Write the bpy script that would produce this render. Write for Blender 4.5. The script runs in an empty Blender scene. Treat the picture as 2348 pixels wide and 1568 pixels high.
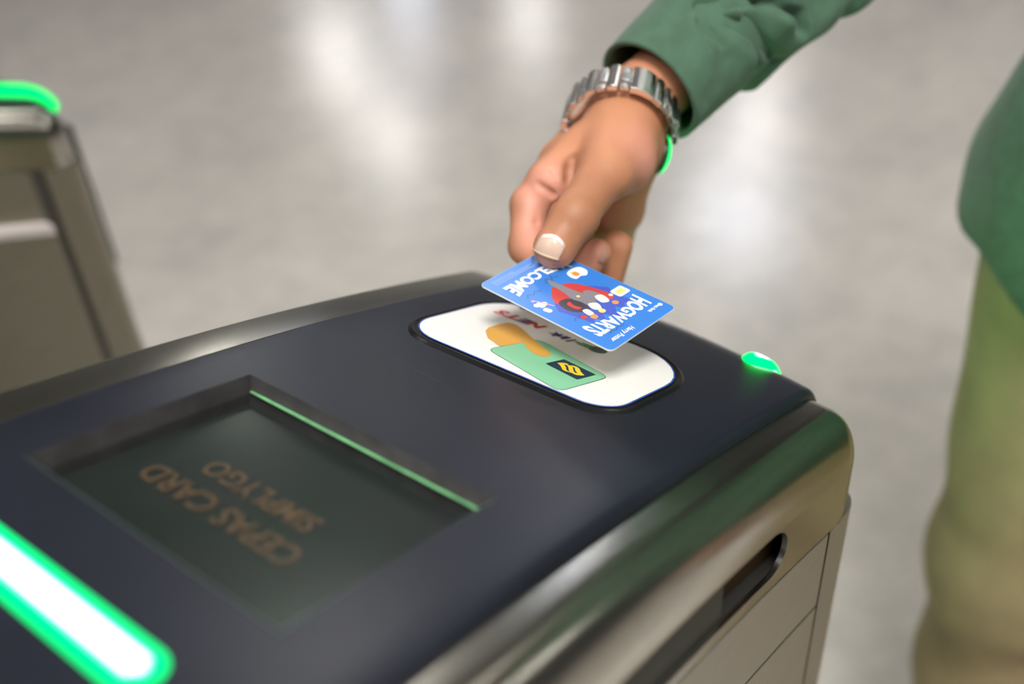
import bpy, bmesh, math, random
import numpy as np
from mathutils import Vector, Matrix

random.seed(4)
S = bpy.context.scene
COL = S.collection
PI = math.pi

# ------------------------------------------------------------------ helpers
def tag(o, label=None, cat=None, group=None, kind=None):
    if label: o['label'] = label
    if cat: o['category'] = cat
    if group: o['group'] = group
    if kind: o['kind'] = kind
    return o

def empty(name, loc):
    o = bpy.data.objects.new(name, None)
    o.empty_display_size = 0.05
    o.location = loc
    COL.objects.link(o)
    return o

def put(name, verts, faces, mat, parent=None, smooth=False, origin=None):
    me = bpy.data.meshes.new(name)
    v = np.asarray(verts, dtype=float)
    off = np.array(parent_origin(parent))
    me.from_pydata((v - off).tolist(), [], [list(map(int, f)) for f in faces])
    me.validate()
    if smooth:
        me.polygons.foreach_set('use_smooth', [True] * len(me.polygons))
    mats = mat if isinstance(mat, (list, tuple)) else [mat]
    for m in mats: me.materials.append(m)
    o = bpy.data.objects.new(name, me)
    COL.objects.link(o)
    if parent is not None:
        o.parent = parent
    return o

def parent_origin(p):
    o = np.zeros(3)
    while p is not None:
        o = o + np.array(p.location)
        p = p.parent
    return o

def fix_normals(o):
    bm = bmesh.new(); bm.from_mesh(o.data)
    bmesh.ops.recalc_face_normals(bm, faces=bm.faces)
    bm.to_mesh(o.data); bm.free()

def bevel(o, w, seg=2, angle=40):
    m = o.modifiers.new('bevel', 'BEVEL'); m.width = w; m.segments = seg
    m.limit_method = 'ANGLE'; m.angle_limit = math.radians(angle)
    return o

def box(name, lo, hi, mat, parent=None, bev=0):
    x0, y0, z0 = lo; x1, y1, z1 = hi
    v = [(x, y, z) for x in (x0, x1) for y in (y0, y1) for z in (z0, z1)]
    f = [(0, 1, 3, 2), (4, 6, 7, 5), (0, 4, 5, 1), (2, 3, 7, 6), (0, 2, 6, 4), (1, 5, 7, 3)]
    o = put(name, v, f, mat, parent)
    if bev: bevel(o, bev)
    return o

class Sheet:
    """collects quads"""
    def __init__(s): s.v = []; s.f = []
    def grid(s, P, closed_u=False, flip=False):
        P = np.asarray(P); n, m = P.shape[:2]; b = len(s.v)
        s.v += P.reshape(-1, 3).tolist()
        nn = n if closed_u else n - 1
        for i in range(nn):
            for j in range(m - 1):
                a, c, d, e = b + i * m + j, b + ((i + 1) % n) * m + j, b + ((i + 1) % n) * m + j + 1, b + i * m + j + 1
                s.f.append((a, e, d, c) if flip else (a, c, d, e))
    def poly(s, pts):
        b = len(s.v); s.v += [list(p) for p in pts]; s.f.append(tuple(range(b, b + len(pts))))
    def prism(s, pts, vec):
        """closed polygon extruded by vec"""
        n = len(pts); b = len(s.v); vec = np.asarray(vec)
        s.v += [list(p) for p in pts] + [list(np.asarray(p) + vec) for p in pts]
        s.f.append(tuple(range(b, b + n))); s.f.append(tuple(range(b + 2 * n - 1, b + n - 1, -1)))
        for i in range(n):
            j = (i + 1) % n
            s.f.append((b + i, b + j, b + n + j, b + n + i))
    def make(s, name, mat, parent=None, smooth=False, fix=True):
        o = put(name, s.v, s.f, mat, parent, smooth)
        if fix: fix_normals(o)
        return o

# ------------------------------------------------------------------ materials
def new_mat(name):
    m = bpy.data.materials.new(name); m.use_nodes = True
    nt = m.node_tree; b = nt.nodes['Principled BSDF']
    return m, nt, b

def pmat(name, col, rough=0.5, metal=0.0, spec=0.5, noise=0.0, nscale=40, bump=0.0, bscale=200, stretch=None, sss=0, sheen=0, coat=0, emis=None, estr=0, bdist=0.001, col2=None):
    m, nt, b = new_mat(name)
    b.inputs['Base Color'].default_value = (*col, 1)
    b.inputs['Roughness'].default_value = rough
    b.inputs['Metallic'].default_value = metal
    b.inputs['Specular IOR Level'].default_value = spec
    if sss:
        b.inputs['Subsurface Weight'].default_value = sss
        b.inputs['Subsurface Radius'].default_value = (1.0, 0.35, 0.2)
        b.inputs['Subsurface Scale'].default_value = 0.004
    if sheen:
        b.inputs['Sheen Weight'].default_value = sheen
        b.inputs['Sheen Roughness'].default_value = 0.5
    if coat: b.inputs['Coat Weight'].default_value = coat; b.inputs['Coat Roughness'].default_value = 0.08
    if emis:
        b.inputs['Emission Color'].default_value = (*emis, 1); b.inputs['Emission Strength'].default_value = estr
    tc = nt.nodes.new('ShaderNodeTexCoord')
    src = tc.outputs['Object']
    if stretch:
        mp = nt.nodes.new('ShaderNodeMapping'); mp.inputs['Scale'].default_value = stretch
        nt.links.new(src, mp.inputs['Vector']); src = mp.outputs['Vector']
    if noise:
        n = nt.nodes.new('ShaderNodeTexNoise'); n.inputs['Scale'].default_value = nscale; n.inputs['Detail'].default_value = 5
        nt.links.new(src, n.inputs['Vector'])
        mx = nt.nodes.new('ShaderNodeMix'); mx.data_type = 'RGBA'
        c2 = col2 if col2 else tuple(c * (1 - noise) for c in col)
        c1 = col if col2 else tuple(min(1, c * (1 + noise * 0.6)) for c in col)
        mx.inputs['A'].default_value = (*c1, 1); mx.inputs['B'].default_value = (*c2, 1)
        r = nt.nodes.new('ShaderNodeMapRange'); r.inputs['From Min'].default_value = 0.35; r.inputs['From Max'].default_value = 0.65
        nt.links.new(n.outputs['Fac'], r.inputs['Value']); nt.links.new(r.outputs['Result'], mx.inputs['Factor'])
        nt.links.new(mx.outputs['Result'], b.inputs['Base Color'])
    if bump:
        n2 = nt.nodes.new('ShaderNodeTexNoise'); n2.inputs['Scale'].default_value = bscale; n2.inputs['Detail'].default_value = 4
        nt.links.new(src, n2.inputs['Vector'])
        bp = nt.nodes.new('ShaderNodeBump'); bp.inputs['Strength'].default_value = bump; bp.inputs['Distance'].default_value = bdist
        nt.links.new(n2.outputs['Fac'], bp.inputs['Height']); nt.links.new(bp.outputs['Normal'], b.inputs['Normal'])
    return m

def emat(name, col, strength):
    m = bpy.data.materials.new(name); m.use_nodes = True
    nt = m.node_tree; nt.nodes.clear()
    e = nt.nodes.new('ShaderNodeEmission'); e.inputs['Color'].default_value = (*col, 1); e.inputs['Strength'].default_value = strength
    o = nt.nodes.new('ShaderNodeOutputMaterial'); nt.links.new(e.outputs[0], o.inputs[0])
    return m

M = {}
M['steel'] = pmat('brushed_steel', (0.44, 0.42, 0.37), rough=0.20, metal=1, noise=0.05, nscale=30, bump=0.06, bscale=60, stretch=(1, 25, 25), bdist=0.0004)
M['panel'] = pmat('satin_steel_panel', (0.36, 0.335, 0.28), rough=0.42, metal=1, noise=0.06, nscale=30, bump=0.05, bscale=60, stretch=(1, 25, 25), bdist=0.0004)
M['steel_edge'] = pmat('cut_steel_edge', (0.75, 0.73, 0.74), rough=0.2, metal=1)
M['litledge'] = pmat('ledge_highlight_tone', (0.55, 0.50, 0.48), rough=0.45)  # pale tone puts the highlight of the ledge into its colour
M['gutter'] = pmat('recessed_seam_steel', (0.16, 0.15, 0.14), rough=0.5, metal=1)
M['core'] = pmat('dark_cabinet_core', (0.03, 0.028, 0.024), rough=0.6)
M['black'] = pmat('charcoal_top_plate', (0.010, 0.012, 0.020), rough=0.32, spec=0.32, noise=0.12, nscale=25, bump=0.05, bscale=900, bdist=0.0003)
M['blackgloss'] = pmat('black_bezel', (0.007, 0.007, 0.008), rough=0.28, spec=0.3, bump=0.12, bscale=1600, bdist=0.0003)
M['recess'] = pmat('recess_wall', (0.055, 0.05, 0.052), rough=0.5, noise=0.3, nscale=60)
M['slotdark'] = pmat('slot_interior', (0.045, 0.026, 0.010), rough=0.45, spec=0.2)
M['slotcover'] = pmat('slot_smoked_cover', (0.040, 0.038, 0.030), rough=0.5, spec=0.1)
M['glassedge'] = pmat('green_glass_edge', (0.16, 0.42, 0.19), rough=0.3, noise=0.3, nscale=90)
M['lcd'] = pmat('dark_display', (0.024, 0.024, 0.025), rough=0.5, noise=0.6, nscale=22, col2=(0.013, 0.022, 0.018))
M['lcdtext'] = pmat('dim_orange_text', (0.03, 0.02, 0.01), rough=0.6, emis=(0.28, 0.15, 0.08), estr=0.21)
M['white'] = pmat('white_sticker', (0.80, 0.79, 0.76), rough=0.25, spec=0.5)
M['bluerim'] = pmat('blue_sticker_rim', (0.02, 0.09, 0.42), rough=0.35)
M['pgreen'] = pmat('printed_mint_green', (0.22, 0.54, 0.33), rough=0.35)
M['porange'] = pmat('printed_orange', (0.66, 0.35, 0.07), rough=0.35)
M['pline'] = pmat('printed_dark_outline', (0.05, 0.12, 0.08), rough=0.4)
M['pnavy'] = pmat('printed_navy', (0.005, 0.035, 0.065), rough=0.35)
M['pyellow'] = pmat('printed_yellow', (0.78, 0.55, 0.03), rough=0.35)
M['pred'] = pmat('printed_red', (0.55, 0.03, 0.03), rough=0.35)
M['pblue'] = pmat('printed_blue', (0.03, 0.03, 0.16), rough=0.35)
M['pteal'] = pmat('printed_teal', (0.01, 0.10, 0.10), rough=0.35)
M['plgreen'] = pmat('printed_leaf_green', (0.06, 0.32, 0.10), rough=0.35)
M['cardblue'] = pmat('card_blue', (0.035, 0.19, 0.60), rough=0.28, noise=0.0)
M['cardedge'] = pmat('card_white_edge', (0.75, 0.76, 0.78), rough=0.35)
M['cwhite'] = pmat('card_white_print', (0.86, 0.87, 0.88), rough=0.3)
M['cfine'] = pmat('card_fine_print', (0.35, 0.50, 0.78), rough=0.3)
M['cred'] = pmat('card_red_print', (0.50, 0.05, 0.05), rough=0.3)
M['cgrey'] = pmat('card_grey_print', (0.21, 0.20, 0.23), rough=0.3)
M['cdark'] = pmat('card_charcoal_print', (0.05, 0.045, 0.06), rough=0.3)
M['cindigo'] = pmat('card_indigo_print', (0.05, 0.09, 0.46), rough=0.3)
M['corange'] = pmat('card_orange_print', (0.80, 0.26, 0.06), rough=0.3)
M['cyellow'] = pmat('card_yellow_print', (0.85, 0.62, 0.16), rough=0.3)
M['cpink'] = pmat('card_pink_print', (0.72, 0.30, 0.52), rough=0.3)
M['ccream'] = pmat('card_cream_print', (0.82, 0.74, 0.60), rough=0.3)
M['ledcore'] = emat('led_white_core', (0.88, 0.97, 1.0), 1.9)
M['ledmid'] = emat('led_mint', (0.25, 1.0, 0.72), 1.2)
M['ledrim'] = emat('led_green_rim', (0.0, 1.0, 0.26), 0.85)
M['ledglint'] = emat('led_and_glint_green', (0.0, 1.0, 0.16), 0.95)
M['ledstrong'] = emat('led_bright_green', (0.0, 1.0, 0.08), 2.4)
M['nail'] = pmat('fingernail', (0.70, 0.47, 0.36), rough=0.25, sss=0.15)
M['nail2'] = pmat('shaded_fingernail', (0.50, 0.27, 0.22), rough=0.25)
M['nailtip'] = pmat('nail_free_edge', (0.74, 0.56, 0.30), rough=0.35)
M['lunula'] = pmat('nail_lunula', (0.78, 0.62, 0.58), rough=0.3)
M['chrome'] = pmat('polished_watch_steel', (0.95, 0.95, 0.95), rough=0.22, metal=1)
M['chrome2'] = pmat('brushed_watch_steel', (0.75, 0.76, 0.77), rough=0.28, metal=1)
M['darkdial'] = pmat('dark_watch_body', (0.02, 0.05, 0.03), rough=0.3)
M['shirt'] = pmat('green_cotton_shirt', (0.052, 0.118, 0.070), rough=0.85, noise=0.14, nscale=90, bump=0.5, bscale=420, sheen=0.15, bdist=0.0006)
M['trousers'] = pmat('khaki_trousers', (0.34, 0.26, 0.14), rough=0.9, noise=0.18, nscale=14, bump=0.4, bscale=160, bdist=0.002)
M['hair'] = pmat('black_hair', (0.012, 0.010, 0.009), rough=0.5, bump=0.6, bscale=150, stretch=(1, 1, 0.2), bdist=0.003)
M['shoe'] = pmat('dark_shoe', (0.03, 0.03, 0.035), rough=0.45)
M['sole'] = pmat('shoe_sole', (0.55, 0.54, 0.5), rough=0.7)
M['eye'] = pmat('eye_white', (0.8, 0.78, 0.74), rough=0.2)
M['iris'] = pmat('eye_iris', (0.03, 0.015, 0.008), rough=0.15)
M['lip'] = pmat('lip', (0.30, 0.11, 0.08), rough=0.45)
M['lamp'] = emat('ceiling_lamp_diffuser', (1.0, 0.975, 0.93), 14.0)
M['lampkey'] = emat('ceiling_lamp_bright', (1.0, 0.975, 0.94), 20.0)
M['lampcool'] = emat('ceiling_lamp_cool', (0.80, 0.86, 1.0), 13.0)
M['lampframe'] = pmat('lamp_frame', (0.6, 0.6, 0.6), rough=0.4)
M['wall'] = pmat('hall_wall_paint', (0.16, 0.16, 0.16), rough=0.8, noise=0.1, nscale=2)
M['walllight'] = pmat('pale_wall_cladding', (0.46, 0.46, 0.44), rough=0.7, noise=0.1, nscale=2)
M['ceil'] = pmat('hall_ceiling_paint', (0.30, 0.30, 0.30), rough=0.85, noise=0.08, nscale=3)

def skin_material():
    m, nt, b = new_mat('brown_skin')
    L = nt.links
    b.inputs['Roughness'].default_value = 0.48
    b.inputs['Specular IOR Level'].default_value = 0.35
    b.inputs['Subsurface Weight'].default_value = 0.12
    b.inputs['Subsurface Radius'].default_value = (1.0, 0.35, 0.2)
    b.inputs['Subsurface Scale'].default_value = 0.004
    tc = nt.nodes.new('ShaderNodeTexCoord')
    n = nt.nodes.new('ShaderNodeTexNoise'); n.inputs['Scale'].default_value = 38; n.inputs['Detail'].default_value = 4
    L.new(tc.outputs['Object'], n.inputs['Vector'])
    mr = nt.nodes.new('ShaderNodeMapRange'); mr.inputs['From Min'].default_value = 0.36; mr.inputs['From Max'].default_value = 0.66
    L.new(n.outputs['Fac'], mr.inputs['Value'])
    mx = nt.nodes.new('ShaderNodeMix'); mx.data_type = 'RGBA'
    mx.inputs['A'].default_value = (0.50, 0.225, 0.118, 1); mx.inputs['B'].default_value = (0.54, 0.232, 0.135, 1)
    L.new(mr.outputs['Result'], mx.inputs['Factor'])
    at = nt.nodes.new('ShaderNodeAttribute'); at.attribute_name = 'palm'
    mx2 = nt.nodes.new('ShaderNodeMix'); mx2.data_type = 'RGBA'
    mx2.inputs['B'].default_value = (0.64, 0.29, 0.21, 1)
    L.new(mx.outputs['Result'], mx2.inputs['A']); L.new(at.outputs['Fac'], mx2.inputs['Factor'])
    at2 = nt.nodes.new('ShaderNodeAttribute'); at2.attribute_name = 'tan'  # mask of darker skin, with crease shade painted in
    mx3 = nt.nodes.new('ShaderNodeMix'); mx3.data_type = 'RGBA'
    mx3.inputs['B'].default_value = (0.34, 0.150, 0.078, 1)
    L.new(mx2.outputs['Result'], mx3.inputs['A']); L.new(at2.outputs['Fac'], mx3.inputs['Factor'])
    L.new(mx3.outputs['Result'], b.inputs['Base Color'])
    v = nt.nodes.new('ShaderNodeTexVoronoi'); v.inputs['Scale'].default_value = 900
    L.new(tc.outputs['Object'], v.inputs['Vector'])
    n3 = nt.nodes.new('ShaderNodeTexNoise'); n3.inputs['Scale'].default_value = 160; n3.inputs['Detail'].default_value = 3
    L.new(tc.outputs['Object'], n3.inputs['Vector'])
    ad = nt.nodes.new('ShaderNodeMath'); ad.operation = 'MULTIPLY_ADD'; ad.inputs[1].default_value = 0.25
    L.new(v.outputs['Distance'], ad.inputs[0]); L.new(n3.outputs['Fac'], ad.inputs[2])
    bp = nt.nodes.new('ShaderNodeBump'); bp.inputs['Strength'].default_value = 0.35; bp.inputs['Distance'].default_value = 0.0008
    L.new(ad.outputs[0], bp.inputs['Height']); L.new(bp.outputs['Normal'], b.inputs['Normal'])
    return m
M['skin'] = skin_material()

def floor_material():
    m, nt, b = new_mat('polished_terrazzo_floor')
    L = nt.links
    tc = nt.nodes.new('ShaderNodeTexCoord')
    def noise(sc, det=5, rough=0.6):
        n = nt.nodes.new('ShaderNodeTexNoise'); n.inputs['Scale'].default_value = sc; n.inputs['Detail'].default_value = det
        n.inputs['Roughness'].default_value = rough
        L.new(tc.outputs['Object'], n.inputs['Vector']); return n
    a = noise(3.2); c = noise(14); d = noise(120, 3)
    cr = nt.nodes.new('ShaderNodeValToRGB')
    cr.color_ramp.elements[0].position = 0.33; cr.color_ramp.elements[0].color = (0.43, 0.42, 0.39, 1)
    cr.color_ramp.elements[1].position = 0.66; cr.color_ramp.elements[1].color = (0.64, 0.59, 0.545, 1)
    mx = nt.nodes.new('ShaderNodeMix'); mx.data_type = 'FLOAT'; mx.inputs['Factor'].default_value = 0.5
    L.new(a.outputs['Fac'], mx.inputs['A']); L.new(c.outputs['Fac'], mx.inputs['B'])
    L.new(mx.outputs['Result'], cr.inputs['Fac'])
    mm = nt.nodes.new('ShaderNodeMix'); mm.data_type = 'RGBA'; mm.blend_type = 'MULTIPLY'; mm.inputs['Factor'].default_value = 0.35
    cr2 = nt.nodes.new('ShaderNodeValToRGB')
    cr2.color_ramp.elements[0].position = 0.35; cr2.color_ramp.elements[0].color = (0.5, 0.5, 0.5, 1)
    cr2.color_ramp.elements[1].position = 0.6; cr2.color_ramp.elements[1].color = (1, 1, 1, 1)
    L.new(d.outputs['Fac'], cr2.inputs['Fac'])
    L.new(cr.outputs['Color'], mm.inputs['A']); L.new(cr2.outputs['Color'], mm.inputs['B'])
    L.new(mm.outputs['Result'], b.inputs['Base Color'])
    b.inputs['Roughness'].default_value = 0.22
    b.inputs['Specular IOR Level'].default_value = 0.55
    bp = nt.nodes.new('ShaderNodeBump'); bp.inputs['Strength'].default_value = 0.08; bp.inputs['Distance'].default_value = 0.004
    L.new(c.outputs['Fac'], bp.inputs['Height']); L.new(bp.outputs['Normal'], b.inputs['Normal'])
    return m
M['floor'] = floor_material()

def glass_material():
    # clear display glass: mostly see-through with a mirror-like face
    m, nt, b = new_mat('display_glass')
    nt.nodes.remove(b)
    L = nt.links; out = nt.nodes['Material Output']
    t = nt.nodes.new('ShaderNodeBsdfTransparent'); t.inputs['Color'].default_value = (0.84, 0.90, 0.87, 1)
    g = nt.nodes.new('ShaderNodeBsdfGlossy'); g.inputs['Roughness'].default_value = 0.22; g.inputs['Color'].default_value = (0.50, 0.56, 0.53, 1)
    f = nt.nodes.new('ShaderNodeFresnel'); f.inputs['IOR'].default_value = 1.42
    mx = nt.nodes.new('ShaderNodeMixShader')
    L.new(f.outputs[0], mx.inputs[0]); L.new(t.outputs[0], mx.inputs[1]); L.new(g.outputs[0], mx.inputs[2]); L.new(mx.outputs[0], out.inputs[0])
    return m
M['glass'] = glass_material()

# ------------------------------------------------------------------ camera
FPX = 2343.043
CR = np.array([[0.6036574126848646, 0.5040528121799194, -0.6176799257253952],
               [-0.7947353612408707, 0.31904589038888764, -0.5163384795067134],
               [-0.06319362075366182, 0.8025836295112656, 0.5930831104921799]])
CC = np.array([-0.20144, -0.24845, 1.22179])
cam = bpy.data.cameras.new('camera'); cam.sensor_width = 36; cam.lens = 36 * FPX / 2348
cam.clip_start = 0.02; cam.clip_end = 200
cam.dof.use_dof = True; cam.dof.focus_distance = 0.503; cam.dof.aperture_fstop = 2.8; cam.dof.aperture_blades = 9
co = bpy.data.objects.new('camera', cam); COL.objects.link(co)
mw = Matrix.Identity(4)
for i in range(3):
    for j in range(3): mw[i][j] = CR[i, j]
    mw[i][3] = CC[i]
co.matrix_world = mw
S.camera = co

# measured directions: a sight line of the photograph met with a real plane or a measured distance
def ray(px, py): return CR @ np.array([(px - 1174) / FPX, -(py - 784) / FPX, -1.0])
def at(px, py, d): return CC + ray(px, py) * d
def hit(px, py, P0, n):
    r = ray(px, py); return CC + r * (((P0 - CC) @ n) / (r @ n))

# ------------------------------------------------------------------ fare gate profile
TH, KA, ZG = 0.30272854, 0.418414, 0.95
XE = 0.2330            # vertical end plane
RE = 0.040            # end rounding
def arch(s):
    a = TH + KA * s
    return (math.sin(a) - math.sin(TH)) / KA, ZG + (math.cos(a) - math.cos(TH)) / KA, a
# arc length where the end rounding starts
SE = 0.0
for _ in range(60):
    X, Z, a = arch(SE)
    SE += (XE - RE * (1 - math.sin(a))) - X
def path(s):
    """s along the top: arch, then end rounding, then straight down -> X, Z, slope angle"""
    if s <= SE: return arch(s)
    X, Z, a = arch(SE)
    L = RE * (PI / 2 - a)
    if s <= SE + L:
        b = a + (s - SE) / RE
        return X + RE * (math.sin(b) - math.sin(a)), Z - RE * (math.cos(a) - math.cos(b)), b
    return XE, Z - RE * math.cos(a) - (s - SE - L), PI / 2
SV = SE + RE * (PI / 2 - arch(SE)[2])
def pn(s, d):
    X, Z, a = path(s); return X + math.sin(a) * d, Z + math.cos(a) * d
def srf(s, t, d=0.0, oy=0.0):
    x, z = pn(s, d); return (x, t + oy, z)
def topz(X):
    s = X
    for _ in range(40): s += X - arch(s)[0]
    return arch(s)[1]

S0 = -1.15
def stations(s0, s1, n): return list(np.linspace(s0, s1, n))

def gate_cover_and_cabinet(root, oy, ledge=False):
    D1, D2 = (0.062, 0.118) if ledge else (0.074, 0.1343)   # depth of the two seams under the top line
    HW, RF, RY, FL = 0.135, 0.029, 0.022, 0.0055   # half width, edge fillet, drop of the steel under the top plate
    # ---- steel cover: fillets both sides over the arch and the end, side cheeks with a slot
    sh = Sheet()
    zseam_end = topz(0.20) - D1
    s_seam = SV + (path(SV)[1] - zseam_end)
    ss = stations(S0, SE, 70) + stations(SE, SV, 16)[1:] + [s_seam]
    phis = np.linspace(0, PI / 2, 12)
    for side in (-1, 1):
        P = []
        for s in ss:
            fl, rz = (FL, RF) if side < 0 else (0.0012, RF + FL - 0.0012)
            ry = RY if side < 0 else 0.012
            row = [srf(s, side * 0.092, -fl, oy)]
            for p in phis:
                row.append(srf(s, side * (HW - ry + ry * math.sin(p)), -fl - rz * (1 - math.cos(p)), oy))
            P.append(row)
        sh.grid(P, flip=side > 0)
    # end centre of the cover
    se = [s for s in ss if s > SE - 0.012]
    sh.grid([[srf(s, t, -FL, oy) for t in np.linspace(-0.092, 0.092, 15)] for s in se], flip=True)
    # cheeks
    dep = FL + RF
    # lower curve of the fillet as x -> z
    cs = np.array([pn(s, -dep) for s in stations(S0, SE, 200) + stations(SE, SV, 60)[1:]])
    def ctop(X): return float(np.interp(X, cs[:, 0], cs[:, 1]))
    def seam(X): return topz(X) - D1
    xe = XE - dep
    SX1, SXC, SH, SD = (0.1215, 0.103, 0.0145, 0.0515) if not ledge else (0.1215, 0.103, 0.010, 0.046)
    def slot(X):
        if X >= SX1: return None
        h = SH
        if X > SXC: h = SH * math.sqrt(max(0, 1 - ((X - SXC) / (SX1 - SXC)) ** 2))
        c = topz(X) - SD - 0.05 * max(0, 0.1 - X) * 0.2
        return c - h, c + h
    xs = sorted(set(list(np.linspace(-1.1, SXC, 60)) + [SXC + (SX1 - SXC) * math.sin(u) for u in np.linspace(0, PI / 2, 14)] +
                    list(np.linspace(SX1, xe - 0.02, 12)) + [xe - 0.02 + 0.02 * math.sin(u) for u in np.linspace(0, PI / 2, 12)]))
    for side in (-1, 1):
        y = side * HW + oy
        for i in range(len(xs) - 1):
            a, b = xs[i], xs[i + 1]
            A, B = slot(a) if a < SX1 - 1e-9 else None, slot(b) if b < SX1 - 1e-9 else None
            if a < SX1 - 1e-9:
                ca = slot(a); cb = slot(b) if B else (topz(b) - SD, topz(b) - SD)
                sh.poly([(a, y, ca[1]), (b, y, cb[1]), (b, y, ctop(b)), (a, y, ctop(a))])
                sh.poly([(a, y, seam(a)), (b, y, seam(b)), (b, y, cb[0]), (a, y, ca[0])])
            else:
                sh.poly([(a, y, seam(a)), (b, y, seam(b)), (b, y, ctop(b)), (a, y, ctop(a))])
        # cheek strip to the vertical fillet below the end curve
    cover = sh.make('steel_cover', M['steel'], root, smooth=True)
    bm = bmesh.new(); bm.from_mesh(cover.data)
    bmesh.ops.remove_doubles(bm, verts=bm.verts, dist=0.00015)
    bmesh.ops.recalc_face_normals(bm, faces=bm.faces)
    bm.to_mesh(cover.data); bm.free()
    # slot: cut edge, smoked cover and dark inside
    for side in (-1, 1):
        y = side * HW + oy
        ed = Sheet()
        xx = [x for x in xs if x < SX1 - 1e-9]
        up = [(x, slot(x)[1]) for x in xx]; lo = [(x, slot(x)[0]) for x in xx]
        ring = up + [(SX1, topz(SX1) - SD)] + lo[::-1]
        ed.grid([[(x, y, z), (x, y - side * 0.0026, z)] for x, z in ring])
        ed.make('slot_edge', M['steel_edge'], cover, smooth=True)
        bk = Sheet()
        yb = y - side * 0.0032
        bk.grid([[(x, yb, topz(x) - 0.037), (x, yb, topz(x) - 0.072)] for x in np.linspace(-1.1, 0.062, 40)])
        bk.make('slot_window', M['slotcover'], cover)
        dk = Sheet()
        yb = y - side * 0.010
        dk.grid([[(x, yb, topz(x) - 0.036), (x, yb, topz(x) - 0.069)] for x in np.linspace(0.05, 0.13, 10)])
        dk.make('slot_recess', M['slotdark'], cover)
    # ---- cabinet
    core = Sheet()
    prof = [(x, seam(x) + 0.004) for x in np.linspace(-1.1, 0.19, 30)]
    pts = [(x, oy - 0.1325, z) for x, z in prof] + [(0.19, oy - 0.1325, 0.0), (-1.1, oy - 0.1325, 0.0)]
    core.prism(pts, (0, 0.265, 0))
    core.make('cabinet_core', M['gutter' if ledge else 'core'], root)
    PX = 0.1835
    ps = Sheet()   # end post with the rounded vertical corners
    R2 = 0.016
    x0 = PX + 0.0008
    def plan():
        pr = [(x0, -HW)]
        for u in np.linspace(0, PI / 2, 9): pr.append((XE - FL - R2 + R2 * math.sin(u), -HW + R2 - R2 * math.cos(u)))
        for yy in np.linspace(-HW + R2, HW - R2, 17)[1:-1]: pr.append((XE - FL, yy))
        for u in np.linspace(0, PI / 2, 9): pr.append((XE - FL - R2 + R2 * math.cos(u), HW - R2 + R2 * math.sin(u)))
        pr.append((x0, HW)); return pr
    def seam_ext(x): return topz(min(x, 0.20)) - D1 - 0.0012
    P = [[(x, y + oy, 0.0), (x, y + oy, seam_ext(x))] for x, y in plan()]
    ps.grid(P)
    ps.poly([p[1] for p in P])
    ps.make('end_post', M['panel'], root, smooth=False)
    for side in (-1, 1):
        def plate(name, zt, zb, thick=0.0024, extra=0.0):
            p = Sheet()
            X = np.linspace(-1.1, PX - (0.012 if ledge else 0.0010), 30)
            pts = [(x, oy + side * 0.1326, zt(x)) for x in X] + [(x, oy + side * 0.1326, zb(x)) for x in X[::-1]]
            p.prism(pts, (0, side * (thick + extra), 0))
            return bevel(p.make(name, M['panel'], root), 0.0008, 2, 50)
        plate('upper_side_panel', lambda x: seam(x) - 0.0013, lambda x: topz(x) - D2 + 0.0008)
        plate('lower_side_panel', lambda x: topz(x) - D2 - 0.0009, lambda x: 0.06, extra=0.010 if ledge else 0.0)
    if ledge:
        for side in (-1, 1):
            p = Sheet(); X = np.linspace(-1.1, PX - 0.013, 30)
            pts = [(x, oy + side * 0.1326, topz(x) - D2 + 0.004) for x in X] + [(x, oy + side * 0.1326, topz(x) - D2 - 0.007) for x in X[::-1]]
            p.prism(pts, (0, side * 0.0155, 0)); bevel(p.make('highlight_ledge', M['litledge'], root), 0.002, 2, 50)
    box('kick_plate', (-1.1, oy - 0.128, 0.0), (PX, oy + 0.128, 0.055), M['core'], root)
    return cover

def gate_top(root, oy, hole=None, hw=0.1035, label=None):
    """charcoal plate following the arch and dropping over the end, with an opening for the display"""
    r = 0.0045
    sh = Sheet()
    ss = stations(S0, SE, 90) + stations(SE, SV, 18)[1:] + [SV + 0.006, SV + 0.012, SV + 0.022, SV + 0.032]
    ts = [-hw + r, hw - r]
    extra = list(np.linspace(-hw + r, hw - r, 15))
    ts = extra
    if hole:
        ss = sorted(set(ss + [hole[0], hole[1]]))
        ts = sorted([t for t in extra if min(abs(t - hole[2]), abs(t - hole[3])) > 0.004] + [hole[2], hole[3]])
    for i in range(len(ss) - 1):
        for j in range(len(ts) - 1):
            a, b = ss[i], ss[i + 1]
            if hole and ts[j] >= hole[2] - 1e-9 and ts[j + 1] <= hole[3] + 1e-9 and a >= hole[0] - 1e-9 and b <= hole[1] + 1e-9: continue
            sh.grid([[srf(a, ts[j], 0, oy), srf(a, ts[j + 1], 0, oy)], [srf(b, ts[j], 0, oy), srf(b, ts[j + 1], 0, oy)]], flip=True)
    ph = np.linspace(0, PI / 2, 7)
    for side in (-1, 1):
        sh.grid([[srf(s, side * (hw - r + r * math.sin(p)), -r + r * math.cos(p), oy) for p in ph] + [srf(s, side * hw, -0.0075, oy)] for s in ss], flip=side > 0)
    s1 = ss[-1]
    sh.grid([[srf(s1, t, 0, oy), srf(s1, t, -0.006, oy)] for t in ts])
    o = sh.make('top_plate', M['black'], root, smooth=True, fix=False)
    bm = bmesh.new(); bm.from_mesh(o.data)
    bmesh.ops.remove_doubles(bm, verts=bm.verts, dist=0.0001)
    bmesh.ops.recalc_face_normals(bm, faces=bm.faces)
    bm.to_mesh(o.data); bm.free()
    return o

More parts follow.
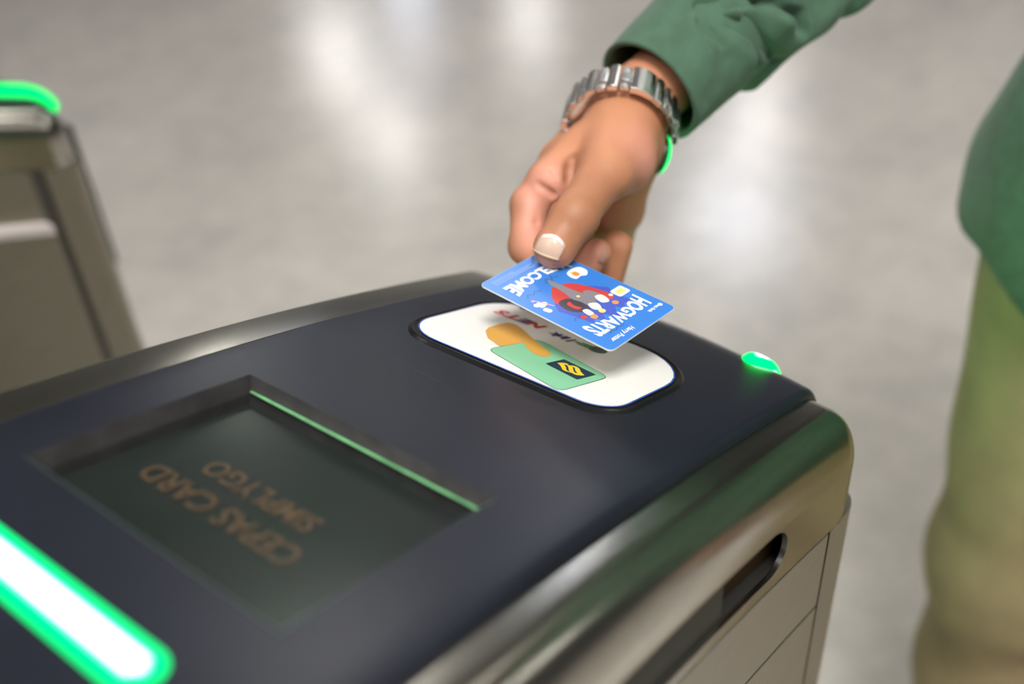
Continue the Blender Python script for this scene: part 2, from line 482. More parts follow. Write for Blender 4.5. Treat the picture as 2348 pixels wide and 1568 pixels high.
def capsule_pts(a0, b0, a1, b1, r, n=10):
    """stadium outline around the segment (a0,b0)-(a1,b1)"""
    d = np.array([a1 - a0, b1 - b0]); d /= np.linalg.norm(d); q = np.array([-d[1], d[0]])
    out = []
    for c, sg in (((a1, b1), 1), ((a0, b0), -1)):
        for u in np.linspace(-PI / 2, PI / 2, n):
            out.append(np.array(c) + r * (sg * d * math.cos(u) + sg * q * math.sin(u)))
    return out

def led_bar(name, parent, a, b, r, oy, mats, h=0.0012, cut=(0.52, 0.40)):
    """lamp lens lying on the top: domed stadium between a and b = (s, t); brighter towards its middle line"""
    a = np.array(a, float); b = np.array(b, float); L = np.linalg.norm(b - a); d = (b - a) / L; q = np.array([-d[1], d[0]])
    caps = [-r * math.cos(x) for x in np.linspace(0, PI / 2, 9)]
    al = caps + list(np.linspace(0, L, 26))[1:-1] + [L - c for c in caps[::-1]]
    ks = sorted(set([0.0, 0.2, cut[1], cut[0], 0.7, 0.85, 0.95, 1.0])); js = [-k for k in ks[::-1]] + ks[1:]
    def pt(x, j):
        e = max(0.0, -x, x - L); w = math.sqrt(max(0.0, r * r - e * e)) * j
        k = min(1.0, math.hypot(e, w) / r); p = a + d * x + q * w
        return srf(p[0], p[1], 0.0003 + h * (1 - k ** 4), oy), k
    sh = [Sheet(), Sheet(), Sheet()]
    for i in range(len(al) - 1):
        for j in range(len(js) - 1):
            P = [pt(al[i], js[j]), pt(al[i + 1], js[j]), pt(al[i + 1], js[j + 1]), pt(al[i], js[j + 1])]
            k = sum(p[1] for p in P) / 4
            sh[0 if k > cut[0] else 1 if k > cut[1] else 2].poly([p[0] for p in P])
    root = sh[0].make(name, mats[0], parent)
    sh[1].make('glowing_core', mats[1], root); sh[2].make('glowing_core', mats[2], root)
    return root

# ------------------------------------------------------------------ text and flat prints
def text_mesh(body, size, bold=0.0, xs=1.0, shear=0.0, spacing=1.0):
    cu = bpy.data.curves.new('lettering', 'FONT'); cu.body = body; cu.size = size; cu.offset = bold
    cu.align_x = 'CENTER'; cu.align_y = 'CENTER'; cu.shear = shear; cu.space_character = spacing; cu.resolution_u = 4
    o = bpy.data.objects.new('lettering', cu); COL.objects.link(o)
    dg = bpy.context.evaluated_depsgraph_get()
    me = bpy.data.meshes.new_from_object(o.evaluated_get(dg))
    v = np.zeros(len(me.vertices) * 3); me.vertices.foreach_get('co', v); v = v.reshape(-1, 3)
    f = [tuple(p.vertices) for p in me.polygons]
    bpy.data.objects.remove(o); bpy.data.curves.remove(cu); bpy.data.meshes.remove(me)
    v[:, 0] *= xs
    return v, f

def lay(name, v, f, frame, ctr, off, mat, parent, rot=0.0):
    """2D mesh laid on a plane frame (origin, right, up, normal), centred at ctr"""
    O, r, u, n = frame
    c, s = math.cos(rot), math.sin(rot)
    V = [O + r * (ctr[0] + c * p[0] - s * p[1]) + u * (ctr[1] + s * p[0] + c * p[1]) + n * off for p in v]
    return put(name, V, f, mat, parent)

def lettering(body, size, frame, ctr, off, mat, parent, bold=0.0, xs=1.0, shear=0.0, spacing=1.0, rot=0.0, name='lettering'):
    v, f = text_mesh(body, size, bold, xs, shear, spacing)
    return lay(name, v, f, frame, ctr, off, mat, parent, rot)

def shape(name, pts, frame, off, mat, parent):
    O, r, u, n = frame
    V = [O + r * p[0] + u * p[1] + n * off for p in pts]
    return put(name, V, [tuple(range(len(V)))], mat, parent)

def rrect(x0, x1, y0, y1, r, n=8):
    out = []
    R4 = r if isinstance(r, tuple) else (r,) * 4
    for cx, cy, a, r in ((x1 - R4[0], y1 - R4[0], 0, R4[0]), (x0 + R4[1], y1 - R4[1], 90, R4[1]), (x0 + R4[2], y0 + R4[2], 180, R4[2]), (x1 - R4[3], y0 + R4[3], 270, R4[3])):
        for k in range(n + 1):
            t = math.radians(a + 90 * k / n); out.append((cx + r * math.cos(t), cy + r * math.sin(t)))
    return out

def disc(cx, cy, rx, ry=None, n=24):
    ry = ry or rx
    return [(cx + rx * math.cos(2 * PI * k / n), cy + ry * math.sin(2 * PI * k / n)) for k in range(n)]

def blob(cx, cy, pts): return [(cx + x, cy + y) for x, y in pts]

# ------------------------------------------------------------------ near gate
gate = empty('fare_gate', (-0.45, 0, 0))
tag(gate, 'nearest steel fare gate, charcoal top with card reader and dark display under the hand', 'fare gate', 'fare gates in the hall')
gate_cover_and_cabinet(gate, 0.0)
HOLE = (-0.1040, 0.0005, -0.0660, 0.0720)
top = gate_top(gate, 0.0, HOLE)

# display recess
s0, s1, t0, t1 = HOLE
GD = -0.0085
scr = empty('display', srf((s0 + s1) / 2, 0, 0)); scr.parent = gate
scr.location = Vector(srf((s0 + s1) / 2, 0.003, -0.01)) - Vector(gate.location)
def srow(s, d): return [srf(s, t, d) for t in (t0, t1)]
w = Sheet()
sl = stations(s0, s1, 12)
w.grid([[srf(s, t1, 0), srf(s, t1, -0.016)] for s in sl]); w.grid([[srf(s, t0, 0), srf(s, t0, -0.016)] for s in sl])
w.grid([[srf(s1, t, 0), srf(s1, t, -0.016)] for t in (t0, t1)]); w.grid([[srf(s0, t, 0), srf(s0, t, -0.016)] for t in (t0, t1)])
w.make('recess_frame', M['recess'], scr)
O1 = np.array(srf((s0 + s1) / 2, (t0 + t1) / 2, -0.0155)); aa = path((s0 + s1) / 2)[2]
NRM = np.array([math.sin(aa), 0, math.cos(aa)]); TX = np.array([math.cos(aa), 0, -math.sin(aa)])
lf = (O1, np.array([0, 1.0, 0]), -TX, NRM)
hw_, hs_ = (t1 - t0) / 2, (s1 - s0) / 2
shape('screen', rrect(-hw_, hw_, -hs_, hs_, 0.0005), lf, 0.0, M['lcd'], scr)
lettering('CEPAS CARD', 0.0158, lf, (0.010, 0.012), 0.0012, M['lcdtext'], scr, bold=0.0002, xs=0.92, name='display_text')
lettering('SIMPLYGO', 0.0150, lf, (0.008, -0.0065), 0.0012, M['lcdtext'], scr, bold=0.0002, xs=0.88, name='display_text')
gl = Sheet()
g0 = (t0 + 0.0015, t1 - 0.0015, s0 + 0.0012, s1 - 0.0016)
n_ = 10
chf = Sheet()
for (a0, b0, a1, b1) in ((s0, t0, s0, t1), (s0, t0, s1, t0)):
    da, db = (0.0011, 0) if a0 == a1 else (0, 0.0011)
    chf.grid([[srf(a0, b0, 0.0001), srf(a1, b1, 0.0001)], [srf(a0 + da, b0 + db, -0.0007), srf(a1 + da, b1 + db, -0.0007)]])
chf.make('opening_chamfer', pmat('lit_chamfer_tone', (0.10, 0.14, 0.13), rough=0.3), scr)  # lighter colour stands for light caught on the bevelled edge
gl.grid([[srf(s, g0[0], GD), srf(s, g0[1], GD)] for s in stations(g0[2], g0[3], n_)], flip=True)
gl.make('cover_glass', M['glass'], scr, smooth=True)
ge = Sheet()
ge.grid([[srf(g0[3], g0[0], GD + 0.0008), srf(g0[3], g0[1] , GD + 0.0008)], [srf(g0[3] + 0.0013, g0[0], GD + 0.0012), srf(g0[3] + 0.0013, g0[1], GD + 0.0012)]], flip=True)
ge.make('glass_edge', M['glassedge'], scr)

# card reader plate
SC_, TC_ = 0.1446, 0.008
aR = path(SC_)[2]
OR = np.array(srf(SC_, TC_, 0.0)); NR = np.array([math.sin(aR), 0, math.cos(aR)]); TR = np.array([math.cos(aR), 0, -math.sin(aR)])
rf = (OR, np.array([0, 1.0, 0]), -TR, NR)      # reading frame of the passenger side
reader = empty('card_reader', tuple(OR - np.array(gate.location))); reader.parent = gate
HA, HB, RC = 0.0640, 0.0474, (0.024, 0.018, 0.040, 0.030)
def rim_ring(prof_, n=10):
    base = rrect(-HA, HA, -HB, HB, RC, n)
    P = []
    for i, (x, y) in enumerate(base):
        k = i // (n + 1); cx = (HA - RC[k]) * (1 if k in (0, 3) else -1); cy = (HB - RC[k]) * (1 if k in (0, 1) else -1)
        d = np.array([x - cx, y - cy]); d /= np.linalg.norm(d)
        P.append([OR + rf[1] * (x + d[0] * o) + rf[2] * (y + d[1] * o) + NR * h for o, h in prof_])
    return P
bz = Sheet()
bz.grid(rim_ring([(-0.0008, 0.0003), (0.0, 0.0006), (0.0006, 0.0004), (0.0018, 0.0004), (0.0022, 0.0010), (0.0027, 0.0013), (0.0033, 0.0012), (0.0040, 0.0006), (0.0048, 0.0), (0.0062, -0.0010)]), closed_u=True)
bz.make('reader_bezel', M['blackgloss'], reader, smooth=True)
shape('reader_label', rrect(-HA, HA, -HB, HB, RC), rf, 0.0010, M['bluerim'], reader)
shape('label_face', rrect(-HA + 0.0008, HA - 0.0008, -HB + 0.0009, HB - 0.0008, tuple(r - 0.001 for r in RC)), rf, 0.00115, M['white'], reader)
def rp(px, py):
    Q = hit(px, py, OR + NR * 0.001, NR) - OR; return (Q @ rf[1], Q @ rf[2])
def spline(pts, n=4):
    out = []; N = len(pts)
    for i in range(N):
        p0, p1, p2, p3 = [np.array(pts[(i + k) % N]) for k in (-1, 0, 1, 2)]
        for j in range(n):
            t = j / n
            out.append(tuple(0.5 * ((2 * p1) + (p2 - p0) * t + (2 * p0 - 5 * p1 + 4 * p2 - p3) * t * t + (3 * p1 - p0 - 3 * p2 + p3) * t ** 3)))
    return out
# hand pictogram holding a card, in reader coordinates (metres)
ga, gb, gc, gd = rp(1116, 801), rp(1282, 899), rp(1398, 866), rp(1236, 778)
def quad_round(c, r=0.006, n=6):
    out = []
    for i in range(4):
        p = np.array(c[i]); a = np.array(c[i - 1]) - p; b = np.array(c[(i + 1) % 4]) - p
        a = p + a / np.linalg.norm(a) * r; b = p + b / np.linalg.norm(b) * r
        for k in range(n + 1):
            t = k / n; out.append(tuple((1 - t) ** 2 * a + 2 * t * (1 - t) * p + t * t * b))
    return out
shape('pictogram_outline', quad_round([ga, gb, gc, gd], 0.0058), rf, 0.00122, M['pline'], reader)
cen = np.mean([ga, gb, gc, gd], axis=0)
shape('card_pictogram', quad_round([tuple(cen + (np.array(q) - cen) * 0.985) for q in (ga, gb, gc, gd)], 0.0056), rf, 0.00130, M['pgreen'], reader)
hand_px = [(1113, 760), (1120, 752), (1142, 745), (1164, 741), (1180, 744), (1196, 754), (1212, 769), (1232, 787), (1252, 802), (1262, 811), (1262, 817), (1250, 820), (1234, 817), (1220, 810), (1205, 796), (1201, 786), (1176, 791), (1158, 794), (1146, 795), (1118, 776)]
shape('hand_pictogram', [rp(*p) for p in hand_px], rf, 0.00140, M['porange'], reader)
shape('emblem_panel', [rp(1250.5, 835.2), rp(1293, 825.5), rp(1366, 861), rp(1323, 872)], rf, 0.00150, M['pnavy'], reader)
for pts, mt, hh in (([(1276.7, 834.2), (1287.7, 833.8), (1297.2, 835.0), (1304.4, 838.0), (1299.6, 839.4), (1308.6, 840.3), (1313.9, 840.6), (1322.3, 843.0), (1328.3, 847.5), (1331.8, 855.0), (1335.4, 858.8), (1340.2, 862.7), (1333.0, 863.4), (1322.3, 862.4), (1315.7, 860.3), (1311.3, 857.5), (1305.6, 856.1), (1296.1, 853.2), (1289.5, 849.9), (1285.3, 841.8), (1281.1, 837.1)], 'pyellow', 0.00158),
                    ([(1293.1, 838.9), (1299.0, 839.7), (1302.6, 844.8), (1303.2, 850.8), (1306.2, 854.1), (1302.0, 853.5), (1298.1, 850.2), (1297.5, 844.2)], 'pnavy', 0.00166),
                    ([(1311.9, 843.0), (1317.5, 846.6), (1318.7, 853.2), (1324.1, 857.6), (1318.7, 857.5), (1314.8, 853.2), (1313.6, 847.2)], 'pnavy', 0.00166)):
    shape('emblem', [rp(*p) for p in pts], rf, hh, M[mt], reader)
def row_text(chunks, p_first, p_last, size, bold, xs=1.0, shear=0.2):
    a, b = np.array(rp(*p_first)), np.array(rp(*p_last))
    d = b - a; L = np.linalg.norm(d); ang = math.atan2(d[1], d[0]); n = len(chunks)
    for i, (ch, mt) in enumerate(chunks):
        c = a + d * (i / max(1, n - 1))
        lettering(ch, size, rf, c, 0.00128, M[mt], reader, bold=bold, xs=xs, shear=shear, rot=ang, name='logo_lettering')
row_text([('N', 'pred'), ('E', 'pblue'), ('T', 'pred'), ('S', 'pred')], (1232, 747), (1154, 718), 0.0108, 0.0006, 1.15)
row_text([('FlashPay', 'pblue')], (1222, 714), (1222, 714), 0.0085, 0.0003, 1.0)
ea, eb = rp(1371, 803), rp(1285, 771)
shape('logo_roundel', disc(ea[0], ea[1], 0.0052, 0.0048), rf, 0.00128, M['pteal'], reader)
row_text([('e', 'plgreen'), ('z', 'plgreen'), ('-', 'pblue'), ('l', 'pblue'), ('i', 'pblue'), ('n', 'pblue'), ('k', 'pblue')], (1350, 797), (1276, 768), 0.0100, 0.0004, 1.05)

led_bar('indicator_light', top, (-0.1405, -0.0480), (-0.1405, 0.0480), 0.0092, 0.0, (M['ledrim'], M['ledmid'], M['ledcore']), 0.0016)
led_bar('end_light', top, (SE + 0.012, -0.067), (SE + 0.050, -0.067), 0.0105, 0.0, (M['ledstrong'], M['ledmid'], M['ledcore']), 0.0044)
# dust specks / scratches on the plate
sc_ = Sheet()
for (a0, b0, a1, b1, wd) in ((0.065, 0.045, 0.062, 0.012, 0.00012), (0.062, 0.012, 0.055, -0.004, 0.0001)):
    sc_.poly([srf(a0, b0, 0.0001), srf(a1, b1, 0.0001), srf(a1 + wd, b1, 0.0001), srf(a0 + wd, b0, 0.0001)])
sc_.make('scratch', pmat('scratch_mark', (0.12, 0.12, 0.13), rough=0.5), top)

# ------------------------------------------------------------------ neighbouring gate
OY2 = 0.757
g2 = empty('fare_gate', (-0.45, OY2, 0))
tag(g2, 'blurred steel fare gate across the passage with a green light on its curved end', 'fare gate', 'fare gates in the hall')
gate_cover_and_cabinet(g2, OY2, ledge=True)
top2 = gate_top(g2, OY2)
led_bar('end_light', top2, (SE - 0.030, -0.078), (SE + 0.026, -0.078), 0.0125, OY2, (M['ledglint'], M['ledglint'], M['ledglint']), 0.009)

# green go-sign on the end face towards the passengers
def end_sign(root, oy):
    sg = box('lane_sign', (XE - 0.004, oy - 0.065, 0.66), (XE + 0.028, oy + 0.065, 0.82), M['blackgloss'], root, 0.002)
    ar = Sheet(); x = XE + 0.0283
    ar.prism([(x, oy - 0.045, 0.725), (x, oy - 0.045, 0.755), (x, oy + 0.0, 0.755), (x, oy + 0.0, 0.795), (x, oy + 0.052, 0.74), (x, oy + 0.0, 0.685), (x, oy + 0.0, 0.725)], (0.001, 0, 0))
    ar.make('glowing_arrow', M['signgreen'], sg)
    return sg
M['signgreen'] = emat('sign_green_glow', (0.02, 1.0, 0.16), 11.0)
signs = (end_sign(gate, 0.0), end_sign(g2, OY2))
def bow_end(root, oy, skip=()):
    """the end of the gate bows outwards in plan"""
    for o in root.children:
        if o in skip: continue
        if o.type == 'MESH':
            po = parent_origin(o.parent)
            n = len(o.data.vertices); v = np.zeros(n * 3); o.data.vertices.foreach_get('co', v); v = v.reshape(-1, 3)
            X = v[:, 0] + po[0]; Y = v[:, 1] + po[1] - oy; Z = v[:, 2] + po[2]
            f = np.clip((X - 0.17) / (XE - 0.17), 0, 1); f = f * f * (3 - 2 * f)
            b = 0.026 * (1 - np.clip(np.abs(Y) / 0.1035, 0, 1) ** 1.4) * f
            v[:, 0] += b; v[:, 2] -= 0.36 * b * np.clip((Z - 0.7) / 0.15, 0, 1)
            o.data.vertices.foreach_set('co', v.ravel()); o.data.update()
        bow_end(o, oy, skip)
bow_end(gate, 0.0, (reader, scr) + signs); bow_end(g2, OY2, signs)
g2.location.x += 0.010

# ------------------------------------------------------------------ travel card
c0 = CC + np.array([0.3303, 0.2951, -0.2878]); c1 = CC + np.array([0.3232, 0.2099, -0.2919])
c2 = CC + np.array([0.3768, 0.2056, -0.2966]); c3 = CC + np.array([0.3839, 0.2908, -0.2925])
LC, WC = 0.0856, 0.0540
cu_ = (c1 - c0) / np.linalg.norm(c1 - c0)
cr_ = (c0 - c3); cr_ -= cu_ * (cr_ @ cu_); cr_ /= np.linalg.norm(cr_)
cn_ = np.cross(cr_, cu_); ccen = (c0 + c1 + c2 + c3) / 4
cf = (ccen, cr_, cu_, cn_)
card = empty('travel_card', tuple(ccen))
tag(card, 'blue printed travel card with white lettering, held over the reader between thumb and finger', 'card')
TK = 0.00084
sh = Sheet()
O_, r_, u_, n_v = cf
out = rrect(-WC / 2, WC / 2, -LC / 2, LC / 2, 0.0032)
sh.prism([O_ + r_ * x + u_ * y - n_v * TK for x, y in out], n_v * TK)
sh.make('card_body', M['cardedge'], card)
art = shape('card_face', rrect(-WC / 2 + 0.0001, WC / 2 - 0.0001, -LC / 2 + 0.0001, LC / 2 - 0.0001, 0.0031), cf, 0.00003, M['cardblue'], card)
def cp(px, py):
    Q = hit(px, py, ccen, cn_) - ccen; return (Q @ cr_, Q @ cu_)
k_off = [0.00004]
def art_shape(nm, pts, mt):
    k_off[0] += 0.000006
    return shape(nm, pts, cf, k_off[0], M[mt], card)
def cl(px): return [cp(*p) for p in px]
mm_ = 0.001
# darker skyline behind the picture
art_shape('printed_picture', [(x * mm_, y * mm_) for x, y in [(-16, 14), (-17, 24), (-13, 25), (-12, 21), (-8, 26), (-6, 20), (-2, 24), (0, 29), (2, 24), (4, 20), (8, 26), (10, 19), (14, 23), (15, 14), (18, 3), (14, -3), (-12, -2), (-18, 6)]], 'cindigo')
# generic swirl of red, grey and charcoal shapes with cream and orange dots
for pts, mt in (
    ([(-14, 10), (-10, -6), (-5, -12), (-1, -9), (-3, 0), (-7, 10), (-11, 15)], 'cred'),
    ([(2, -14), (8, -10), (13, -3), (9, 2), (3, -2), (-1, -8)], 'cred'),
    ([(-2, -20), (1, -17), (2, -8), (4, 1), (3, 9), (-2, 12), (-4, 3), (-3, -7)], 'cgrey'),
    ([(6, -2), (12, -2), (14, 6), (10, 12), (5, 13), (3, 7), (4, 2)], 'cdark'),
    ([(7, 1), (10, 2), (10, 8), (7, 9), (8, 5)], 'cred'),
    ([(-9, 2), (-5, 0), (-3, 7), (-6, 14), (-10, 11)], 'cgrey'),
    ([(-10, 9), (-6, 7), (-4, 13), (-8, 15)], 'ccream'),
    ([(-2, 12), (2, 9), (4, 14), (1, 17)], 'ccream'),
    ([(6, 12), (9, 11), (10, 16), (7, 17)], 'ccream')):
    art_shape('printed_picture', spline([(x * mm_, y * mm_) for x, y in pts], 4), mt)
for x, y, r, mt in ((-9, 18, 1.8, 'corange'), (2, 18, 1.9, 'cyellow'), (9, 18.5, 2.0, 'corange'), (13, 15, 1.8, 'cred'), (-13, 12, 1.2, 'ccream'), (0, 1, 1.0, 'cyellow')):
    art_shape('printed_picture', disc(x * mm_, y * mm_, r * mm_), mt)
# stickers: flowers, rounded squares, wand
def cdisc(px, py, r, mt): x, y = cp(px, py); art_shape('printed_sticker', disc(x, y, r), mt)
for px, py in ((1231, 701), (1243, 702), (1253, 711), (1238, 697), (1248, 697), (1259, 713)): cdisc(px, py, 0.0017, 'cwhite')
for px, py in ((1233, 701), (1249, 703), (1256, 711)): cdisc(px, py, 0.0006, 'cyellow')
xx, yy = cp(1422, 668); art_shape('printed_sticker', rrect(xx - 0.0045, xx + 0.0045, yy - 0.0036, yy + 0.0036, 0.0014), 'cwhite')
art_shape('printed_sticker', rrect(xx - 0.0028, xx + 0.0028, yy - 0.0019, yy + 0.0019, 0.0006), 'cyellow')
art_shape('printed_sticker', spline(cl([(1300, 627), (1312, 617), (1330, 613), (1346, 621), (1345, 631), (1332, 633), (1322, 640), (1308, 636)]), 4), 'cwhite')
art_shape('printed_sticker', spline(cl([(1308, 628), (1318, 623), (1330, 629), (1322, 634)]), 3), 'corange')
art_shape('printed_sticker', spline(cl([(1306, 625), (1311, 623), (1313, 628), (1309, 630)]), 3), 'cyellow')
art_shape('printed_wand', cl([(1219, 690), (1222, 689), (1272, 701), (1271, 703)]), 'cpink')
cdisc(1222, 692, 0.0010, 'cpink')
def ctext(t, size, px, mt='cwhite', **k):
    k_off[0] += 0.000006
    v, f = text_mesh(t, size, k.get('bold', 0), k.get('xs', 1), k.get('shear', 0), k.get('spacing', 1))
    if 'width' in k:
        v[:, 0] -= (v[:, 0].max() + v[:, 0].min()) / 2; v[:, 0] *= k['width'] / (v[:, 0].max() - v[:, 0].min())
    if 'height' in k:
        v[:, 1] -= (v[:, 1].max() + v[:, 1].min()) / 2; v[:, 1] *= k['height'] / (v[:, 1].max() - v[:, 1].min())
    if k.get('flare'):
        g = (np.abs(v[:, 0]) / (k['width'] / 2)) ** 2; hh = k['height'] / 2 * k['flare']
        v[:, 1] = hh + (v[:, 1] - hh) * (0.68 + 0.42 * g)
    ctr = px if k.get('local') else cp(*px)
    return lay('printed_lettering', v, f, cf, ctr, k_off[0], M[mt], card, k.get('rot', 0))
ctext('HOGWARTS', 0.012, (0.0, 0.0262), bold=0.0005, width=0.043, height=0.0115, flare=1, local=True)
ctext('WELCOME', 0.012, (0.0, -0.0262), bold=0.0005, width=0.043, height=0.0110, flare=-1, local=True)
ctext('Harry Potter', 0.006, (0.0115, 0.0375), bold=0.00012, width=0.017, height=0.0040, shear=0.2, local=True)
x_, y_ = cp(1534, 706)
ctext('ez-link', 0.004, (-0.0175, 0.0355), bold=0.0001, width=0.0085, height=0.0022, local=True)
art_shape('printed_roundel', disc(-0.0232, 0.0355, 0.0013), 'cwhite')
for i, w_ in enumerate((0.030, 0.027, 0.030, 0.017)):
    art_shape('fine_print', [(0.022 - w_, -0.0350 - 0.0012 * i), (0.022, -0.0350 - 0.0012 * i), (0.022, -0.0354 - 0.0012 * i), (0.022 - w_, -0.0354 - 0.0012 * i)], 'cfine')
# thin black pen squiggles
def squig(px, amp, n, length, ang=0.0):
    x0, y0 = cp(*px); pts = []
    for i in range(n):
        a = i / (n - 1); pts.append(np.array([x0 + length * (a - 0.5), y0 + amp * math.sin(a * 15) + 0.3 * amp * math.sin(a * 37)]))
    o = []; b = []
    for i, p in enumerate(pts):
        d = pts[min(i + 1, n - 1)] - pts[max(i - 1, 0)]; d /= np.linalg.norm(d) + 1e-9; q = np.array([-d[1], d[0]])
        o.append(p + q * 0.00011); b.append(p - q * 0.00011)
    k_off[0] += 0.000006
    V = [cf[0] + cf[1] * p[0] + cf[2] * p[1] + cf[3] * k_off[0] for pr in zip(o, b) for p in pr]
    put('pen_scribble', V, [(2 * i, 2 * i + 1, 2 * i + 3, 2 * i + 2) for i in range(n - 1)], M['cdark'], card)
squig((1222, 674), 0.0009, 60, 0.012); squig((1328, 728), 0.0008, 60, 0.009); squig((1262, 640), 0.0016, 80, 0.010); squig((1412, 755), 0.0006, 60, 0.012)

# ------------------------------------------------------------------ signed-distance modelling for the body
def V3(*a): return np.array(a, dtype=np.float64)
def cap(P, a, b, ra, rb):
    a = np.asarray(a); b = np.asarray(b); d = b - a; L2 = d @ d
    h = np.clip(((P - a) @ d) / L2, 0, 1)
    q = P - a - h[:, None] * d
    return np.sqrt((q * q).sum(1)) - (ra + (rb - ra) * h)
def ball(P, c, r): 
    q = P - np.asarray(c); return np.sqrt((q * q).sum(1)) - r
def ell(P, c, r):
    r = np.asarray(r); q = (P - np.asarray(c)) / r; k = np.sqrt((q * q).sum(1)); return (k - 1) * r.min()
def smin(a, b, k):
    h = np.clip(0.5 + 0.5 * (b - a) / k, 0, 1); return b + (a - b) * h - k * h * (1 - h)
def smax(a, b, k): return -smin(-a, -b, k)
def sunion(ds, k):
    o = ds[0]
    for d in ds[1:]: o = smin(o, d, k)
    return o

def mesh_sdf(fn, lo, hi, h, B=10):
    lo = np.asarray(lo, float); hi = np.asarray(hi, float)
    nb = np.ceil((hi - lo) / (h * B)).astype(int)
    N = nb * B
    F = np.ones(tuple(N), np.float32)
    bi = np.stack(np.meshgrid(*[np.arange(k) for k in nb], indexing='ij'), -1).reshape(-1, 3)
    ctr = lo + (bi * B + (B - 1) / 2) * h
    dc = fn(ctr)
    rad = h * B * 0.87 * 1.7
    loc = np.stack(np.meshgrid(*[np.arange(B)] * 3, indexing='ij'), -1).reshape(-1, 3)
    near = np.abs(dc) < rad
    for b in bi[(~near) & (dc < 0)]:
        F[b[0] * B:(b[0] + 1) * B, b[1] * B:(b[1] + 1) * B, b[2] * B:(b[2] + 1) * B] = -1
    idx = bi[near]
    for k in range(0, len(idx), 150):
        blk = idx[k:k + 150]
        g = (blk[:, None, :] * B + loc[None]).reshape(-1, 3)
        d = fn(lo + g * h)
        F[g[:, 0], g[:, 1], g[:, 2]] = d
    # surface nets
    ins = F < 0
    c = np.zeros(tuple(N - 1), np.int8)
    for dx in (0, 1):
        for dy in (0, 1):
            for dz in (0, 1):
                c += ins[dx:N[0] - 1 + dx, dy:N[1] - 1 + dy, dz:N[2] - 1 + dz]
    cells = np.argwhere((c > 0) & (c < 8))
    vid = -np.ones(tuple(N - 1), np.int64); vid[tuple(cells.T)] = np.arange(len(cells))
    acc = np.zeros((len(cells), 3)); cnt = np.zeros(len(cells))
    corners = [(a, b, d) for a in (0, 1) for b in (0, 1) for d in (0, 1)]
    for p in corners:
        for ax in range(3):
            if p[ax] == 0:
                q = list(p); q[ax] = 1
                fa = F[tuple((cells + p).T)]; fb = F[tuple((cells + q).T)]
                m = (fa < 0) != (fb < 0)
                t = np.where(m, fa / np.where(m, fa - fb, 1), 0)
                pos = np.array(p, float)[None] + np.zeros((len(cells), 3)); pos[:, ax] = t
                acc[m] += pos[m]; cnt[m] += 1
    V = lo + (cells + acc / cnt[:, None]) * h
    faces = []
    for ax in range(3):
        u, v = (ax + 1) % 3, (ax + 2) % 3
        sl0 = [slice(1, N[i] - 1) for i in range(3)]; sl1 = list(sl0)
        sl0[ax] = slice(0, N[ax] - 1); sl1[ax] = slice(1, N[ax])
        A = ins[tuple(sl0)]; Bb = ins[tuple(sl1)]
        e = np.argwhere(A != Bb)
        if len(e) == 0: continue
        flip = A[tuple(e.T)]
        base = e.copy()
        for i in range(3):
            if i != ax: base[:, i] += 1
        def cell(du, dv):
            q = base.copy(); q[:, u] -= du; q[:, v] -= dv
            return vid[tuple(q.T)]
        ok = np.ones(len(e), bool)
        q = np.stack([cell(1, 1), cell(0, 1), cell(0, 0), cell(1, 0)], 1)
        q = np.where(flip[:, None], q, q[:, ::-1])
        faces.append(q[(q >= 0).all(1)])
    return V, np.concatenate(faces)

def trace(fn, px, py, d0=0.40, d1=0.80):
    """walk along a sight line to the modelled skin"""
    r = ray(px, py); L = np.linalg.norm(r); t = d0
    for _ in range(120):
        d = fn((CC + r * t)[None])[0]
        if d < 1e-5: break
        t += 0.8 * d / L
        if t > d1: return None
    return CC + r * t
def grad(fn, p, e=4e-4):
    P = np.array([p + e * v for v in np.eye(3)] + [p - e * v for v in np.eye(3)])
    d = fn(P); g = d[:3] - d[3:]; return g / np.linalg.norm(g)

# ---- right hand skeleton
def onc(px, py, h): return hit(px, py, ccen + cn_ * h, cn_)      # a point at height h over the card plane
T_tip = onc(1273, 566, 0.0100); 
T_ip = at(1318, 497, 0.545); T_mcp = at(1388, 395, 0.570); T_cmc = at(1420, 318, 0.600)
WR = at(1450, 245, 0.622)
EL = np.array([0.535, 0.012, 1.040]); SH_ = np.array([0.590, -0.105, 1.290])
fa = (EL - WR) / np.linalg.norm(EL - WR)
I_mcp = at(1290, 372, 0.618); I_pip = at(1214, 470, 0.592); I_dip = at(1208, 566, 0.5835); I_tip = onc(1262, 604, -0.0105)
M_mcp = at(1300, 420, 0.640); M_pip = at(1240, 545, 0.628); M_dip = at(1312, 660, 0.598); M_tip = at(1369, 579, 0.590)
R_mcp = at(1325, 440, 0.656); R_pip = at(1285, 590, 0.655); R_dip = at(1385, 672, 0.626); R_tip = at(1416, 563, 0.612)
P_mcp = at(1350, 450, 0.670); P_pip = at(1330, 600, 0.675); P_dip = at(1395, 660, 0.650); P_tip = at(1398, 600, 0.632)
creases = []
